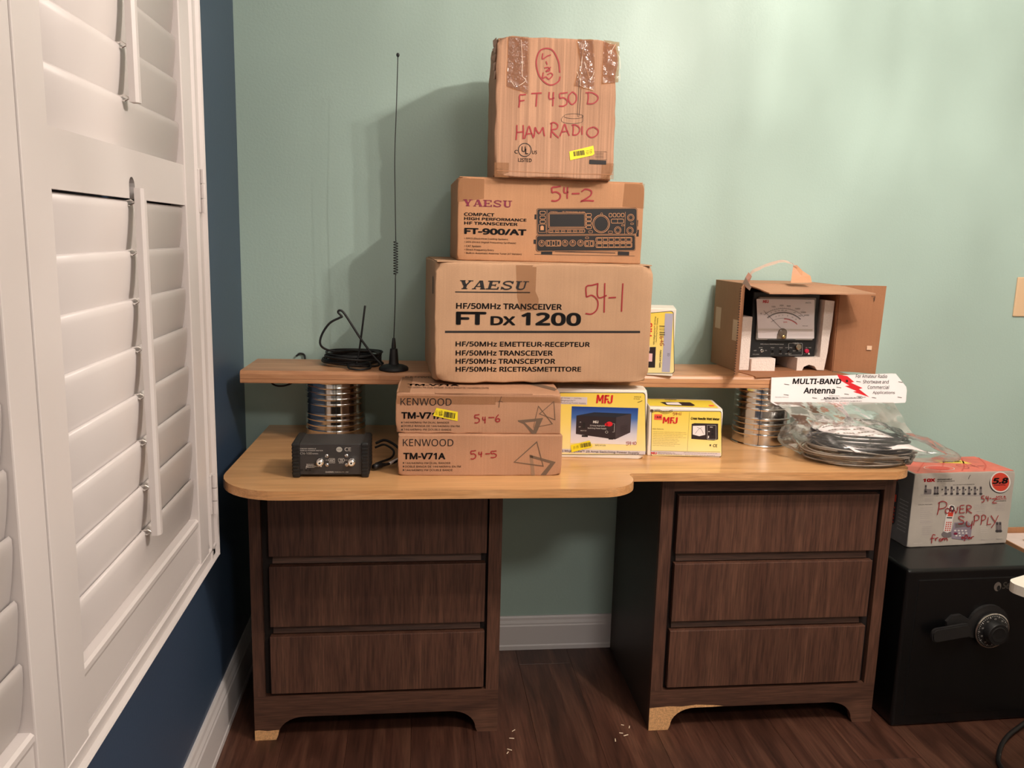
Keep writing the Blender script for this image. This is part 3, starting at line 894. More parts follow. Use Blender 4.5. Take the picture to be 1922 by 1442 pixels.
ZS = 0.8387; ST = 0.0303
t = thing('shelf_board', 'reddish wooden shelf board lying across the two tin cans', 'shelf', (0.039, -0.2405, ZS), math.radians(-1.55))
bm = bmesh.new()
prism(bm, [(0, 0.0), (0.001, 0.0), (0.2, 0.0), (0.2, ST), (0.007, ST), (0.003, ST-0.002), (0.0, ST-0.008), (0, 0.012)][1:] + [(0.0, 0.002)], 'X', 0.0, 1.555)
bmesh.ops.recalc_face_normals(bm, faces=bm.faces)
from_bm('board', bm, M_SHELF, t)
box('front_lamination', 0.0, 1.555, -0.0006, 0.0, 0.0105, 0.0112, mat('glue_line', (150, 98, 66), rough=0.6), t)
ZT = ZS+ST

# ------------------------------------------------------------------ stacked radio cartons
# lowest and upper of the flat pair on the desktop
ang1, ang2 = math.radians(-1.1), math.radians(-1.8)
W1, D1, H1 = 0.363, 0.205, 0.0928
TXT_K = (M_INK, M_INKF)
def kenwood_front(A, ox, oy, sticker):
    A.text('brand_lettering', M_INK, 'KENWOOD', 155+ox, 718+oy, 710+ox, 803+oy, bold=-0.004)
    A.text('model_lettering', M_INK, 'TM-V71A', 158+ox, 870+oy, 622+ox, 948+oy, bold=0.035)
    for k, s in enumerate(('144/440MHz FM DUAL BANDER', 'DOBLE BANDA DE 144/440MHz EN FM', '144/440MHz FM DOUBLE BANDE')):
        y = 972+oy+k*39
        A.rect('small_lettering', M_INKF, 153+ox, y+4, 170+ox, y+22)
        A.text('small_lettering', M_INK, s, 180+ox, y, (678, 792, 700)[k]+ox, y+28, bold=0.012)
t = closed_box('radio_box', 'lower flat tan radio box on the desktop, marked 54-5', 'box', (0.4252, -0.5052, HD), ang1, W1, D1, H1, M_CB4, 'flat tan radio boxes stacked on the desktop',
               dents=[((0, 0, 1), 0.008, 0.003), ((1, 0, 0), 0.01, 0.004), ((0, 0, 0), 0.01, 0.003)], seed=1)
A = Art(t, [(100, 1128), (1885, 1125), (1900, 685), (100, 675)], W1, H1, front)
kenwood_front(A, 0, 0, False)
gA = mat('grey_triangle_ink', (112, 90, 72), rough=0.7); gB = mat('pale_triangle_ink', (150, 120, 95), rough=0.7)
A.stroke('triangle_motif', gA, [(1620, 755), (1690, 1020), (1375, 975)], 0.0042, False, True)
A.poly('triangle_motif#b', gB, [(1540, 895), (1575, 900), (1600, 1120), (1560, 1120)], 1)
A.poly('triangle_motif#c', gA, [(1540, 895), (1825, 975), (1720, 1118), (1660, 1118), (1765, 990), (1545, 925)], 1)
A.write('handwriting', M_RED, [('5', 895, 845, 965, 940), ('4', 985, 860, 1030, 920), ('-', 1060, 872, 1110, 895), ('5', 1115, 850, 1190, 925)], 0.0023)
A.done()

z1 = HD+H1+0.0002
W2, D2, H2 = 0.3642, 0.2105, 0.0905
t = closed_box('radio_box', 'upper flat tan radio box with a yellow price sticker, marked 54-6', 'box', (0.4202, -0.4900, z1), ang2, W2, D2, H2, M_CB4, 'flat tan radio boxes stacked on the desktop',
               dents=[((1, 0, 1), 0.014, 0.006), ((0, 0, 1), 0.01, 0.004), ((0, 0, 0), 0.01, 0.005), ((0.33, 0, 0), 0.006, 0.003)], wob=0.0018, seed=2)
A = Art(t, [(70, 655), (1870, 675), (1890, 240), (85, 215)], W2, H2, front)
A.rect('packing_tape', M_TAPE, 90, 246, 1165, 350, 1)
A.rect('packing_tape#b', M_TAPE, 1165, 262, 1890, 330, 1)
A.done()
A = Art(t, [(70, 655), (1870, 675), (1890, 240), (85, 215)], W2, H2, front)
kenwood_front(A, -23, -446, True)
A.stroke('triangle_motif', gA, [(1635, 365), (1785, 560), (1575, 600)], 0.0026, False, True)
A.stroke('triangle_motif#b', gA, [(1805, 315), (1815, 515), (1645, 450)], 0.003, False, True)
A.poly('triangle_motif#c', gA, [(1405, 520), (1685, 495), (1605, 668), (1560, 668), (1470, 560), (1410, 535)], 1)
A.poly('triangle_motif#d', M_CB4, [(1482, 545), (1605, 533), (1575, 632)], 2)
A.write('handwriting', M_RED, [('5', 930, 452, 995, 545), ('4', 1020, 478, 1060, 550), ('-', 1085, 480, 1150, 495), ('6', 1160, 455, 1215, 535)], 0.0023)
A.stroke('handwriting#pen', M_INKF, [(1232, 258), (1210, 320), (1202, 380)], 0.0012)
A.stroke('handwriting#pen', M_INKF, [(1195, 320), (1215, 308), (1245, 320)], 0.0010)
A.poly('price_sticker', M_YST, [(520, 380), (752, 425), (748, 525), (480, 465), (498, 430)], 3)
A.barcode('price_sticker>barcode', M_INK, 600, 428, 722, 490, 16, math.radians(10), 4)
A.text('price_sticker>sticker_lettering', M_INK, '13.00', 545, 410, 585, 465, bold=0.02, rot=90, lift=4)
A.text('price_sticker>sticker_lettering', M_INK, '12/5', 508, 408, 530, 455, rot=90, lift=4)
A.done()
A = Art(t, [(85, 215), (1890, 240), (1790, 100), (130, 40)], W2, D2, lambda u, v, e: (u, v, H2+e))
A.text('top_lettering', M_INK, 'TM-V71A', 225, 128, 870, 152, bold=0.035)
A.text('top_lettering', M_INK, 'KENWOOD', 190, 45, 700, 66)
A.text('top_lettering#s', M_INKF, '144/440MHz FM DUAL BANDER  DOBLE BANDA DE 144/440MHz EN FM', 235, 158, 1195, 182)
A.poly('top_motif', gA, [(1500, 124), (1830, 210), (1860, 190), (1620, 130)], 1)
A.done()
mk('top_tape', [(0.004, 0.001, H2+0.0005), (0.03, 0.001, H2+0.0005), (0.03, D2-0.003, H2+0.0005), (0.004, D2-0.003, H2+0.0005)], [(0, 1, 2, 3)], M_TAPE, t)
box('lid_flap', 0.085, 0.30, -0.0012, 0.02, H2-0.0008, H2+0.0012, M_CB4, t, 0.0004)

# the big transceiver carton
WF, DF, HF = 0.5110, 0.355, 0.2760
t = closed_box('transceiver_carton', 'largest tan carton in the stack with black lettering, marked 54-1', 'box', (0.5048, -0.3985, ZT+0.0006), math.radians(3.0), WF, DF, HF, M_CB1, r=0.004, 
               dents=[((0, 0, 1), 0.016, 0.010), ((1, 0, 1), 0.014, 0.010), ((0, 0, 0), 0.03, 0.012), ((1, 0, 0), 0.016, 0.012), ((0.42, 0, 0), 0.01, 0.004)], wob=0.003, seed=5, n=22)
A = Art(t, [(65, 1075), (1808, 1090), (1872, 150), (75, 75)], WF, HF, front)
A.poly('packing_tape', M_TAPE, [(745, 118), (915, 122), (905, 340), (930, 400), (925, 490), (780, 500), (752, 380)], 1)
A.done()
A = Art(t, [(65, 1075), (1808, 1090), (1872, 150), (75, 75)], WF, HF, front)
A.slab('brand_lettering', M_INK, 'YAESU', 262, 232, 838, 325, shear=0.28)
A.poly('brand_underline', M_INK, [(240, 325), (860, 341), (860, 352), (240, 334)], 1)
A.text('headline_lettering', M_INK, 'HF/50MHz TRANSCEIVER', 248, 427, 1120, 486, bold=0.024)
A.text('model_lettering', M_INK, 'FT', 246, 493, 498, 605, bold=0.035)
A.text('model_lettering', M_INK, 'DX', 532, 535, 738, 612, bold=0.035)
A.text('model_lettering', M_INK, '1200', 785, 510, 1275, 624, bold=0.035)
A.poly('rule_line', M_INK, [(155, 648), (1752, 674), (1752, 692), (155, 666)], 1)
for s, x1, y in (('EMETTEUR-RECEPTEUR', 1345, 742), ('TRANSCEIVER', 1042, 812), ('TRANSCEPTOR', 1062, 879), ('RICETRASMETTITORE', 1272, 945)):
    A.text('language_lettering', M_INK, 'HF/50MHz '+s, 243, y, x1, y+52, bold=0.024)
A.write('handwriting', M_RED, [('5', 1305, 278, 1430, 530), ('4', 1400, 280, 1495, 520), ('-', 1500, 385, 1560, 415), ('1', 1570, 285, 1650, 515)], 0.0032)
A.done()
mk('side_tape', [(-0.0006, 0.05, 0.2), (-0.0006, 0.075, 0.2), (-0.0006, 0.075, 0.24), (-0.0006, 0.05, 0.24)], [(0, 3, 2, 1)], M_INK, t)
box('top_flap', 0.004, WF-0.004, 0.003, DF/2, HF-0.0005, HF+0.0022, M_CB1, t, 0.0006)
box('top_flap', 0.006, WF-0.006, DF/2+0.002, DF-0.003, HF-0.0005, HF+0.0022, M_CB1, t, 0.0006)

# the middle carton with the radio picture
z2 = ZT+0.0006+HF+0.0026
WN, DN, HN = 0.4378, 0.29, 0.1877
t = closed_box('transceiver_carton', 'orange tan carton with a printed radio front in the stack, marked 54-2', 'box', (0.5556, -0.3400, z2), math.radians(1.0), WN, DN, HN, M_CB3, r=0.003,
               dents=[((0, 0, 1), 0.012, 0.005), ((1, 0, 1), 0.008, 0.003), ((0, 0, 0), 0.012, 0.004)], wob=0.0015, seed=7, n=18)
CN = [(130, 812), (1785, 862), (1828, 130), (145, 65)]
A = Art(t, CN, WN, HN, front)
A.poly('packing_tape', M_TAPE, [(150, 72), (380, 85), (375, 262), (135, 292)], 1)
A.poly('packing_tape#b', M_TAPE, [(1645, 128), (1826, 135), (1820, 358), (1622, 340)], 1)
A.done()
A = Art(t, CN, WN, HN, front)
A.slab('brand_lettering', M_MAR, 'YAESU', 190, 266, 632, 342)
for s, x1, y in (('COMPACT', 468, 387), ('HIGH PERFORMANCE', 756, 431), ('HF TRANSCEIVER', 676, 470)):
    A.text('headline_lettering', M_INK, s, 197, y, x1, y+33, bold=0.03)
A.text('model_lettering', M_INK, 'FT-900/AT', 197, 527, 754, 590, bold=0.045)
for k, (s, x1) in enumerate((('DPCS (Duct-Flow Cooling System)', 588), ('DDS (Direct Digital Frequency Synthesis)', 660), ('CAT System', 346), ('Direct Frequency Entry', 462), ('Built-in Automatic Antenna Tuner (AT Version)', 710))):
    A.text('feature_lettering', M_INK, '\u2022 '+s, 198, 612+k*33, x1, 636+k*33, bold=0.012)
A.write('handwriting', M_RED, [('5', 975, 150, 1075, 285), ('4', 1090, 160, 1140, 265), ('-', 1165, 210, 1235, 230), ('2', 1240, 180, 1365, 292)], 0.0036)
# printed picture of the radio
K, P_ = 'radio_picture', M_INK
L_ = mat('bare_kraft_line', (206, 150, 106), rough=0.7)
def rr(A, key, m, x0, y0, x1, y1, r, lift):
    pts = []
    for cx, cy, a0 in ((x1-r, y0+r, -90), (x1-r, y1-r, 0), (x0+r, y1-r, 90), (x0+r, y0+r, 180)):
        pts += [(cx+r*math.cos(math.radians(a0+k*30)), cy+r*math.sin(math.radians(a0+k*30))) for k in range(4)]
    A.poly(key, m, pts[::-1], lift)
def radio_xy(A):
    rr(A, K, P_, 845, 350, 1758, 592, 22, 1)
    rr(A, K, P_, 838, 592, 1740, 742, 22, 1)
    for q in ((885, 735, 985, 768), (1578, 745, 1680, 782)): A.rect(K, P_, *q)
    A.rect(K, P_, 1010, 738, 1555, 762)
    A.stroke(K, P_, [(825, 765), (1732, 788)], 0.0009, False)
    for q in ((828, 405, 846, 450), (1748, 462, 1762, 520), (1750, 550, 1768, 612), (818, 632, 840, 672), (900, 342, 1180, 352)): A.rect(K, P_, *q)
    k2 = 'radio_picture>picture_lines'; lw = 0.0011
    rr2 = lambda *q, r=8, w=lw: A.frame(k2, L_, *q, w, r, 3)
    rr2(850, 356, 1752, 588, r=20, w=0.0008); rr2(844, 598, 1735, 737, r=20, w=0.0008)
    for y in (377, 420, 458): rr2(877, y, 925, y+28)
    rr2(862, 495, 930, 568, w=0.0007); A.poly(k2, L_, [(880, 548), (880, 515), (895, 505), (910, 515), (910, 548)], 3)
    rr2(953, 392, 1288, 530, r=12); rr2(962, 402, 1278, 520, r=8, w=0.0006)
    rr2(948, 543, 1280, 572, r=12)
    for k in range(6): rr2(960+k*54, 552, 992+k*54, 564, r=3, w=0.0007)
    for y in (400, 437, 474, 510): rr2(1294, y, 1340, y+28)
    A.ring(k2, L_, 1428, 494, 76, 80, 0.0013, 28, 3); A.ring(k2, L_, 1428, 494, 64, 69, 0.0007, 28, 3); A.ring(k2, L_, 1433, 405, 9, 10, 0.0007, 10, 3)
    for k in range(4): rr2(1500+k*37, 400, 1526+k*37, 432)
    rr2(1520, 452, 1632, 488); A.stroke(k2, L_, [(1577, 452), (1577, 488)], 0.0007, False, False, 3)
    A.stroke(k2, L_, [(1648, 388), (1640, 590)], 0.0007, False, False, 3)
    A.stroke(k2, L_, [(940, 366), (936, 578)], 0.0007, False, False, 3)
    for cx, cy, r in ((1697, 439, 30), (1690, 556, 30), (1578, 552, 30)):
        A.ring(k2, L_, cx, cy, r, r+1, 0.0009, 18, 3); A.ring(k2, L_, cx, cy, r*0.66, r*0.68, 0.0007, 16, 3)
    for q in ((1315, 556, 1350, 576), (1492, 560, 1530, 580), (1695, 488, 1722, 502), (1612, 502, 1638, 514), (1284, 612, 1315, 627)): rr2(*q, r=6, w=0.0007)
    for cx in (890, 1100, 1170, 1240):
        A.ring(k2, L_, cx, 666, 27, 28, 0.0009, 18, 3); A.ring(k2, L_, cx, 668, 15, 16, 0.0007, 12, 3); A.poly(k2, L_, [(cx-3, 668), (cx+3, 668), (cx+3, 645), (cx-3, 645)], 3)
    rr2(928, 640, 1062, 692); rr2(1278, 645, 1362, 698)
    for x in (940, 985, 1030): rr2(x, 648, x+24, 684, r=3)
    for x in (1288, 1328): rr2(x, 654, x+24, 690, r=3)
    rr2(1380, 618, 1706, 660); rr2(1380, 668, 1706, 708)
    for r_ in range(2):
        for k in range(6): rr2(1392+k*53, 624+r_*51, 1432+k*53, 652+r_*51, r=3, w=0.0009)
    A.text(k2, L_, 'YAESU', 968, 376, 1032, 386, lift=3); A.text(k2, L_, 'HF TRANSCEIVER  FT-900', 1078, 378, 1280, 390, lift=3)
radio_xy(A)
A.done()
box('top_flap', 0.004, WN-0.004, 0.002, DN/2, HN-0.0005, HN+0.0018, M_CB3, t, 0.0005)

# the topmost carton
z3 = z2+HN+0.0024
WT, DT, HT = 0.2733, 0.25, 0.3030
t = closed_box('transceiver_carton', 'topmost tall ribbed carton wrapped in torn clear tape, marked 54-7', 'box', (0.6363, -0.3600, z3), math.radians(-0.8), WT, DT, HT, M_CB2, r=0.005,
               dents=[((0, 0, 1), 0.016, 0.010), ((1, 0, 1), 0.022, 0.012), ((1, 0, 0), 0.02, 0.012), ((1, 0, 0.75), 0.03, 0.004), ((0, 0, 0), 0.014, 0.008), ((0, 1, 1), 0.03, 0.015)], wob=0.004, seed=9, n=20)
CT = [(130, 1360), (1200, 1400), (1245, 125), (160, 95)]
A = Art(t, CT, WT, HT, front)
A.rect('bottom_tape', M_TAPE, 135, 1232, 258, 1372, 1); A.rect('bottom_tape#b', M_TAPE, 1095, 1240, 1205, 1390, 1)
A.done()
A = Art(t, CT, WT, HT, front)
w_ = 0.0030
A.stroke('handwriting', M_RED, [(712, 420), (700, 320), (650, 225), (590, 205), (530, 235), (503, 330), (525, 440), (580, 510), (640, 532), (700, 500), (716, 455)], w_, lift=3)
for pts in ([(560, 250), (558, 300), (600, 275), (632, 262)], [(590, 320), (600, 350)], [(575, 380), (610, 375), (622, 400), (590, 410), (632, 372)], [(565, 420), (560, 470), (590, 460), (615, 480), (648, 445), (632, 425), (602, 440)]):
    A.stroke('handwriting', M_RED, pts, 0.0026, lift=3)
A.write('handwriting', M_RED, [('F', 350, 620, 415, 738), ('T', 460, 605, 552, 728), ('4', 610, 595, 672, 722), ('5', 702, 595, 792, 722), ('0', 785, 590, 870, 705), ('D', 945, 595, 1058, 700)], w_)
A.write('handwriting', M_RED, [('H', 325, 895, 395, 1028), ('A', 400, 905, 480, 1018), ('M', 480, 912, 578, 1000), ('R', 630, 870, 705, 1010), ('A', 715, 885, 800, 995), ('D', 820, 890, 895, 985), ('i', 905, 870, 925, 980), ('O', 955, 910, 1062, 1005)], w_)
A.ring('approval_mark', M_INK, 402, 1120, 57, 60, 0.0016, 24)
A.text('approval_mark', M_INK, 'U', 374, 1088, 408, 1138, bold=0.015); A.text('approval_mark', M_INK, 'L', 406, 1108, 434, 1158, bold=0.015)
A.text('approval_mark', M_INK, 'C', 311, 1120, 340, 1152, bold=0.01); A.text('approval_mark', M_INK, 'US', 468, 1125, 510, 1158, bold=0.01)
A.text('approval_mark', M_INK, 'LISTED', 344, 1195, 462, 1230, bold=0.015)
A.ring('pen_drawing', M_INK, 838, 812, 88, 22, 0.0007, 22)
A.stroke('pen_drawing', M_INK, [(745, 812), (728, 842), (745, 868), (820, 880), (905, 868), (922, 845), (915, 805)], 0.0007)
A.stroke('pen_drawing', M_INK, [(885, 490), (880, 640), (872, 800), (890, 808)], 0.0007); A.stroke('pen_drawing', M_INK, [(903, 560), (896, 700), (888, 800)], 0.0007)
A.frame('printed_table', M_INK, 985, 1136, 1140, 1210, 0.0007); A.rect('printed_table', M_INKF, 982, 1212, 1136, 1255)
for y in (1150, 1164, 1178, 1192): A.stroke('printed_table', M_INK, [(1035, y), (1112, y)], 0.0006, False)
A.poly('price_sticker', M_YST, [(800, 1135), (1018, 1080), (1028, 1155), (1010, 1170), (808, 1214)], 3)
A.barcode('price_sticker>barcode', M_INK, 838, 1128, 938, 1172, 15, math.radians(-8), 4)
A.text('price_sticker>sticker_lettering', M_INK, '1101', 950, 1120, 975, 1158, rot=90, lift=4); A.text('price_sticker>sticker_lettering', M_INK, '135', 984, 1112, 1006, 1150, rot=90, lift=4)
A.stroke('fold_crease', mat('crease_shade', (178, 128, 92), rough=0.8), [(150, 1305), (700, 1335), (1200, 1345)], 0.0012)
A.done()
# crumpled clear tape strips hanging over the front
def tape_strip(name, pts_l, pts_r, amp, seed, parent, A, over=0.02, m=M_TAPEC, nx=9, ny=18):
    """ruled sheet between two edges in image pixels, wrinkled out of the face"""
    vs, fs = [], []
    for j in range(ny+1):
        tt = j/ny
        def at(pl):
            k = tt*(len(pl)-1); i0 = min(int(k), len(pl)-2); f = k-i0
            return (pl[i0][0]*(1-f)+pl[i0+1][0]*f, pl[i0][1]*(1-f)+pl[i0+1][1]*f)
        a, b = at(pts_l), at(pts_r)
        for i_ in range(nx+1):
            f = i_/nx
            u, v = A.uv(a[0]*(1-f)+b[0]*f, a[1]*(1-f)+b[1]*f)
            nn = noise.noise(Vector((u*90+seed, v*45, seed)))+0.6*noise.noise(Vector((u*220, v*160, seed)))
            vs.append((u, -0.0016-amp*max(0, 0.3+nn), v))
    for j in range(ny):
        for i_ in range(nx):
            q = j*(nx+1)+i_; fs.append((q, q+1, q+nx+2, q+nx+1))
    o = mk(name, vs, fs, m, parent, True)
    return o
def crease_glint(A, pts, w=0.0007):
    A.stroke('crease_glints', mat('tape_glint', (250, 235, 215), rough=0.15), pts, w, lift=9)  # near-white lines painted as glints along the tape folds
tape_strip('clear_tape', [(262, 105), (250, 350), (242, 548)], [(436, 108), (434, 350), (432, 612)], 0.0016, 3, t, A)
tape_strip('clear_tape', [(868, 118), (900, 330), (845, 535)], [(1010, 118), (1024, 320), (1022, 575)], 0.004, 11, t, A)
tape_strip('clear_tape', [(1105, 120), (1100, 300), (1095, 512)], [(1245, 140), (1246, 330), (1240, 500)], 0.004, 21, t, A)
A = Art(t, CT, WT, HT, front)
tm = mat('tape_tint', (196, 148, 116), rough=0.3, alpha=0.3)
A.poly('tape_tint', tm, [(262, 105), (436, 108), (432, 612), (242, 548)], 2)
A.poly('tape_tint', tm, [(868, 118), (1010, 118), (1024, 320), (1022, 575), (845, 535), (900, 330)], 2)
A.poly('tape_tint', tm, [(1105, 120), (1240, 140), (1240, 500), (1095, 512)], 2)
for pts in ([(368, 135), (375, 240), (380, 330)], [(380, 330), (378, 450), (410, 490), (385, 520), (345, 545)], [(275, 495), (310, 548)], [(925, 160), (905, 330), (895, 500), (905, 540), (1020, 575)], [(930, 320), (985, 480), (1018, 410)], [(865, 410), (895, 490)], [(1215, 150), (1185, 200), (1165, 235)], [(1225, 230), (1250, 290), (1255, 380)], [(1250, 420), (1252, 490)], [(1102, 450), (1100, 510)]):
    crease_glint(A, pts)
A.done()
# torn cardboard flap with dark tape hanging at the upper left corner
bm = bmesh.new()
rndt = random.Random(5)
for k in range(5):
    z0 = HT-0.004-k*0.017
    q = [Vector((-0.001, 0.004, z0)), Vector((-0.004-rndt.random()*0.008, 0.004, z0-0.003-rndt.random()*0.006)), Vector((-0.003-rndt.random()*0.006, 0.006, z0-0.014-rndt.random()*0.006)), Vector((0.002, 0.010, z0-0.020))]
    vs_ = [bm.verts.new(p) for p in q]+[bm.verts.new(p+Vector((0.001, 0.012, 0.002))) for p in q]
    for f in ((0, 1, 2, 3), (4, 7, 6, 5), (0, 4, 5, 1), (1, 5, 6, 2), (2, 6, 7, 3)): bm.faces.new([vs_[i_] for i_ in f])
from_bm('torn_corner', bm, mat('torn_brown_tape', (88, 66, 50), rough=0.5), t)

# ------------------------------------------------------------------ yellow and white product boxes
M_YEL = ramp_mat('yellow_to_cream_print', [(0, (246, 232, 170)), (0.5, (246, 222, 120)), (1, (244, 214, 84))])
M_YEL2 = mat('yellow_print', (246, 220, 74), rough=0.4)
M_LAV = mat('pale_grey_band', (216, 206, 208), rough=0.4)
M_BLUE = ramp_mat('blue_to_white_print', [(0, (236, 226, 222)), (0.28, (214, 212, 222)), (0.7, (66, 108, 176)), (1, (20, 60, 140))])
M_PIC = mat('picture_dark', (42, 32, 36), rough=0.4); M_PIC2 = mat('picture_mid', (66, 56, 60), rough=0.4); M_PIC3 = mat('picture_top', (34, 40, 52), rough=0.4)
M_PURP = mat('picture_purple', (58, 44, 92), rough=0.4)
def mfj(A, key, x0, y0, x1, y1):
    A.text(key, M_REDP, 'MFJ', x0, y0, x1, y1, bold=0.055, shear=0.05, lift=5)
W4, D4, H4 = 0.2206, 0.072, 0.1690
t = closed_box('power_supply_box', 'white and yellow box showing a black power supply, marked 54-10', 'box', (0.7960, -0.3506, HD), math.radians(-6.7), W4, D4, H4, M_CARDW, r=0.002,
               dents=[((1, 0, 0), 0.01, 0.006), ((1, 0, 1), 0.008, 0.002)], wob=0.0008, seed=12)
C4 = [(-2, 893), (945, 918), (995, 190), (-20, 165)]
A = Art(t, C4, W4, H4, front)
rr(A, 'printed_border', M_INK, 8, 208, 968, 872, 30, 1); 
rr(A, 'yellow_panel', M_YEL, 14, 214, 962, 866, 28, 2)
A.rect('grey_band', M_LAV, 14, 808, 958, 868, 3)
A.rect('blue_picture', M_BLUE, 165, 360, 865, 768, 3)
A.poly('blue_picture>pictured_supply', M_PIC, [(220, 460), (650, 478), (640, 712), (222, 655)], 4)
A.poly('blue_picture>pictured_side', M_PIC2, [(650, 478), (812, 440), (800, 640), (640, 712)], 4)
A.poly('blue_picture>pictured_top', M_PIC3, [(220, 460), (410, 424), (812, 440), (650, 478)], 4)
A.rect('blue_picture>pictured_feet', M_INK, 285, 668, 350, 688, 4); A.rect('blue_picture>pictured_feet', M_INK, 570, 700, 620, 714, 4)
A.disc('blue_picture>pictured_knob', M_REDP, 575, 550, 36, 26, 16, 5); A.disc('blue_picture>pictured_knob', M_REDP, 545, 555, 20, 16, 12, 5)
A.disc('blue_picture>pictured_jack', M_BLK, 548, 635, 20, 16, 12, 5)
A.ring('blue_picture>pictured_jack_ring', M_LTXT, 548, 635, 14, 12, 0.0006, 12, 6)
A.text('blue_picture>pictured_lettering', M_LTXT, 'MFJ', 400, 514, 458, 542, bold=0.04, lift=6)
A.text('blue_picture>pictured_lettering', M_LTXT, '25 Amp MightyLite', 368, 558, 530, 580, lift=6); A.text('blue_picture>pictured_lettering', M_LTXT, 'Switching Power Supply', 345, 586, 545, 608, lift=6)
A.text('blue_picture>pictured_lettering', M_LTXT, 'ON', 258, 524, 272, 536, lift=6); A.text('blue_picture>pictured_lettering', M_LTXT, 'OFF', 250, 575, 270, 586, lift=6); A.text('blue_picture>pictured_lettering', M_LTXT, 'MFJ-4125', 270, 614, 332, 628, lift=6)
A.stroke('blue_picture>pictured_lettering', M_LTXT, [(612, 545), (632, 545), (628, 635), (610, 635)], 0.0006, False, lift=6)
A.rect('blue_picture>pictured_switch', M_BLK, 290, 535, 318, 595, 5)
for k in range(6): A.stroke('blue_picture>pictured_slots', M_PIC, [(692, 575+k*15), (770, 562+k*15)], 0.0008, False, lift=5)
mfj(A, 'brand_lettering', 432, 232, 612, 328)
A.rect('label_patch', M_LAV, 20, 252, 330, 342, 3)
for k, s in enumerate(('25 Amps . . . 3.8 lbs.', 'MightyLite\u2122', 'Switching Power Supply')): A.text('label_patch>label_lettering', M_INKF, s, 42, 262+k*26, (270, 200, 318)[k], 282+k*26, lift=5)
A.text('model_lettering', M_INK, 'MFJ-4125', 430, 766, 540, 784, lift=4)
A.text('product_lettering', M_INK, 'MFJ MightyLite\u2122 25 Amp Switching Power Supply', 40, 824, 895, 858, lift=5, bold=0.006)
A.text('price_mark', M_INK, 'PRICE', 845, 248, 920, 262, lift=4); A.text('price_mark', M_INKF, '$ 79.95', 840, 270, 905, 284, lift=4)
A.stroke('price_mark', M_INK, [(880, 316), (905, 308), (932, 296)], 0.0012, lift=4)
A.write('handwriting', M_RED, [('5', 755, 735, 785, 770), ('4', 785, 732, 810, 772), ('-', 812, 745, 828, 752), ('1', 826, 735, 840, 765), ('0', 840, 735, 866, 766)], 0.0010, lift=6)
A.poly('price_sticker', M_YST, [(172, 770), (370, 722), (402, 785), (388, 792), (185, 845)], 6)
A.barcode('price_sticker>barcode', M_INK, 272, 748, 382, 790, 14, math.radians(-10), 7)
A.text('price_sticker>sticker_lettering', M_INK, '15.50', 200, 785, 222, 812, rot=-90, lift=7); A.text('price_sticker>sticker_lettering', M_INK, '12/54', 232, 775, 255, 802, rot=-90, lift=7)
A.done()
box('lid_flap', 0.006, W4-0.006, 0.002, D4-0.004, H4-0.0006, H4+0.0008, M_CARDW, t, 0.0003)

W5, D5, H5 = 0.1790, 0.125, 0.1215
t = closed_box('watt_meter_box', 'small white and yellow box with an orange sticker, marked 54-11', 'box', (1.0330, -0.3400, HD), math.radians(-7.5), W5, D5, H5, M_CARDW, r=0.0018, dents=[((1, 0, 1), 0.006, 0.002)], wob=0.0005, seed=14)
C5 = [(965, 885), (1758, 898), (1800, 375), (985, 355)]
A = Art(t, C5, W5, H5, front)
rr(A, 'printed_border', M_INK, 1003, 392, 1780, 888, 18, 1); rr(A, 'yellow_panel', M_YEL, 1008, 398, 1775, 884, 16, 2)
A.rect('grey_band', M_LAV, 1004, 832, 1764, 882, 3)
A.stroke('divider_line', M_INK, [(1428, 405), (1404, 830)], 0.0004, False, lift=3); A.stroke('divider_line', M_INK, [(1000, 832), (1760, 836)], 0.0005, False, lift=4)
mfj(A, 'brand_lettering', 1132, 460, 1298, 532); mfj(A, 'brand_lettering', 1005, 844, 1070, 870)
for k in range(9):
    A.text('feature_lettering', M_INKF, '\u2022 Reads forward, reflected power and SWR at once', 1018, 622+k*18.5, (1390, 1395, 1355, 1390, 1300, 1315, 1290, 1325, 1265)[k], 633+k*18.5, lift=4)
A.text('feature_lettering', M_INK, 'Main Features', 1020, 585, 1142, 600, lift=4)
A.text('product_lettering', M_INK, 'Cross Needle Watt Meter', 1442, 460, 1758, 492, bold=0.04, lift=4)
A.text('address_lettering', M_INKF, 'MFJ Enterprises, Inc.', 1082, 845, 1275, 862, lift=5); A.text('address_lettering', M_INKF, '300 Industrial Park Road, Starkville, MS 39759 USA', 1365, 845, 1730, 857, lift=5)
A.text('address_lettering', M_INKF, '662-323-5869   fax 662-323-6551', 1085, 866, 1700, 875, lift=5)
A.poly('pictured_meter', M_PIC, [(1452, 535), (1485, 526), (1742, 530), (1740, 700), (1695, 712), (1448, 698)], 3)
A.poly('pictured_meter>pictured_dial', M_PAPER, [(1464, 556), (1598, 552), (1600, 652), (1535, 668), (1462, 650)], 4)
A.stroke('pictured_meter>pictured_needles', M_INK, [(1490, 640), (1530, 590), (1565, 572)], 0.0006, lift=5); A.stroke('pictured_meter>pictured_needles', M_INK, [(1582, 642), (1555, 592), (1512, 570)], 0.0006, lift=5)
A.frame('pictured_meter>pictured_panel', M_LTXT, 1622, 548, 1718, 700, 0.0005, 4, 4)
A.text('pictured_meter>pictured_lettering', M_LTXT, 'MFJ', 1652, 562, 1682, 574, lift=5); A.rect('pictured_meter>pictured_lettering', M_LTXT, 1632, 612, 1650, 620, 5); A.rect('pictured_meter>pictured_lettering', M_LTXT, 1630, 662, 1640, 688, 5)
A.disc('pictured_meter>pictured_knobs', M_BLK, 1682, 605, 13, 13, 12, 5); A.disc('pictured_meter>pictured_knobs', M_BLK, 1680, 645, 14, 14, 12, 5)
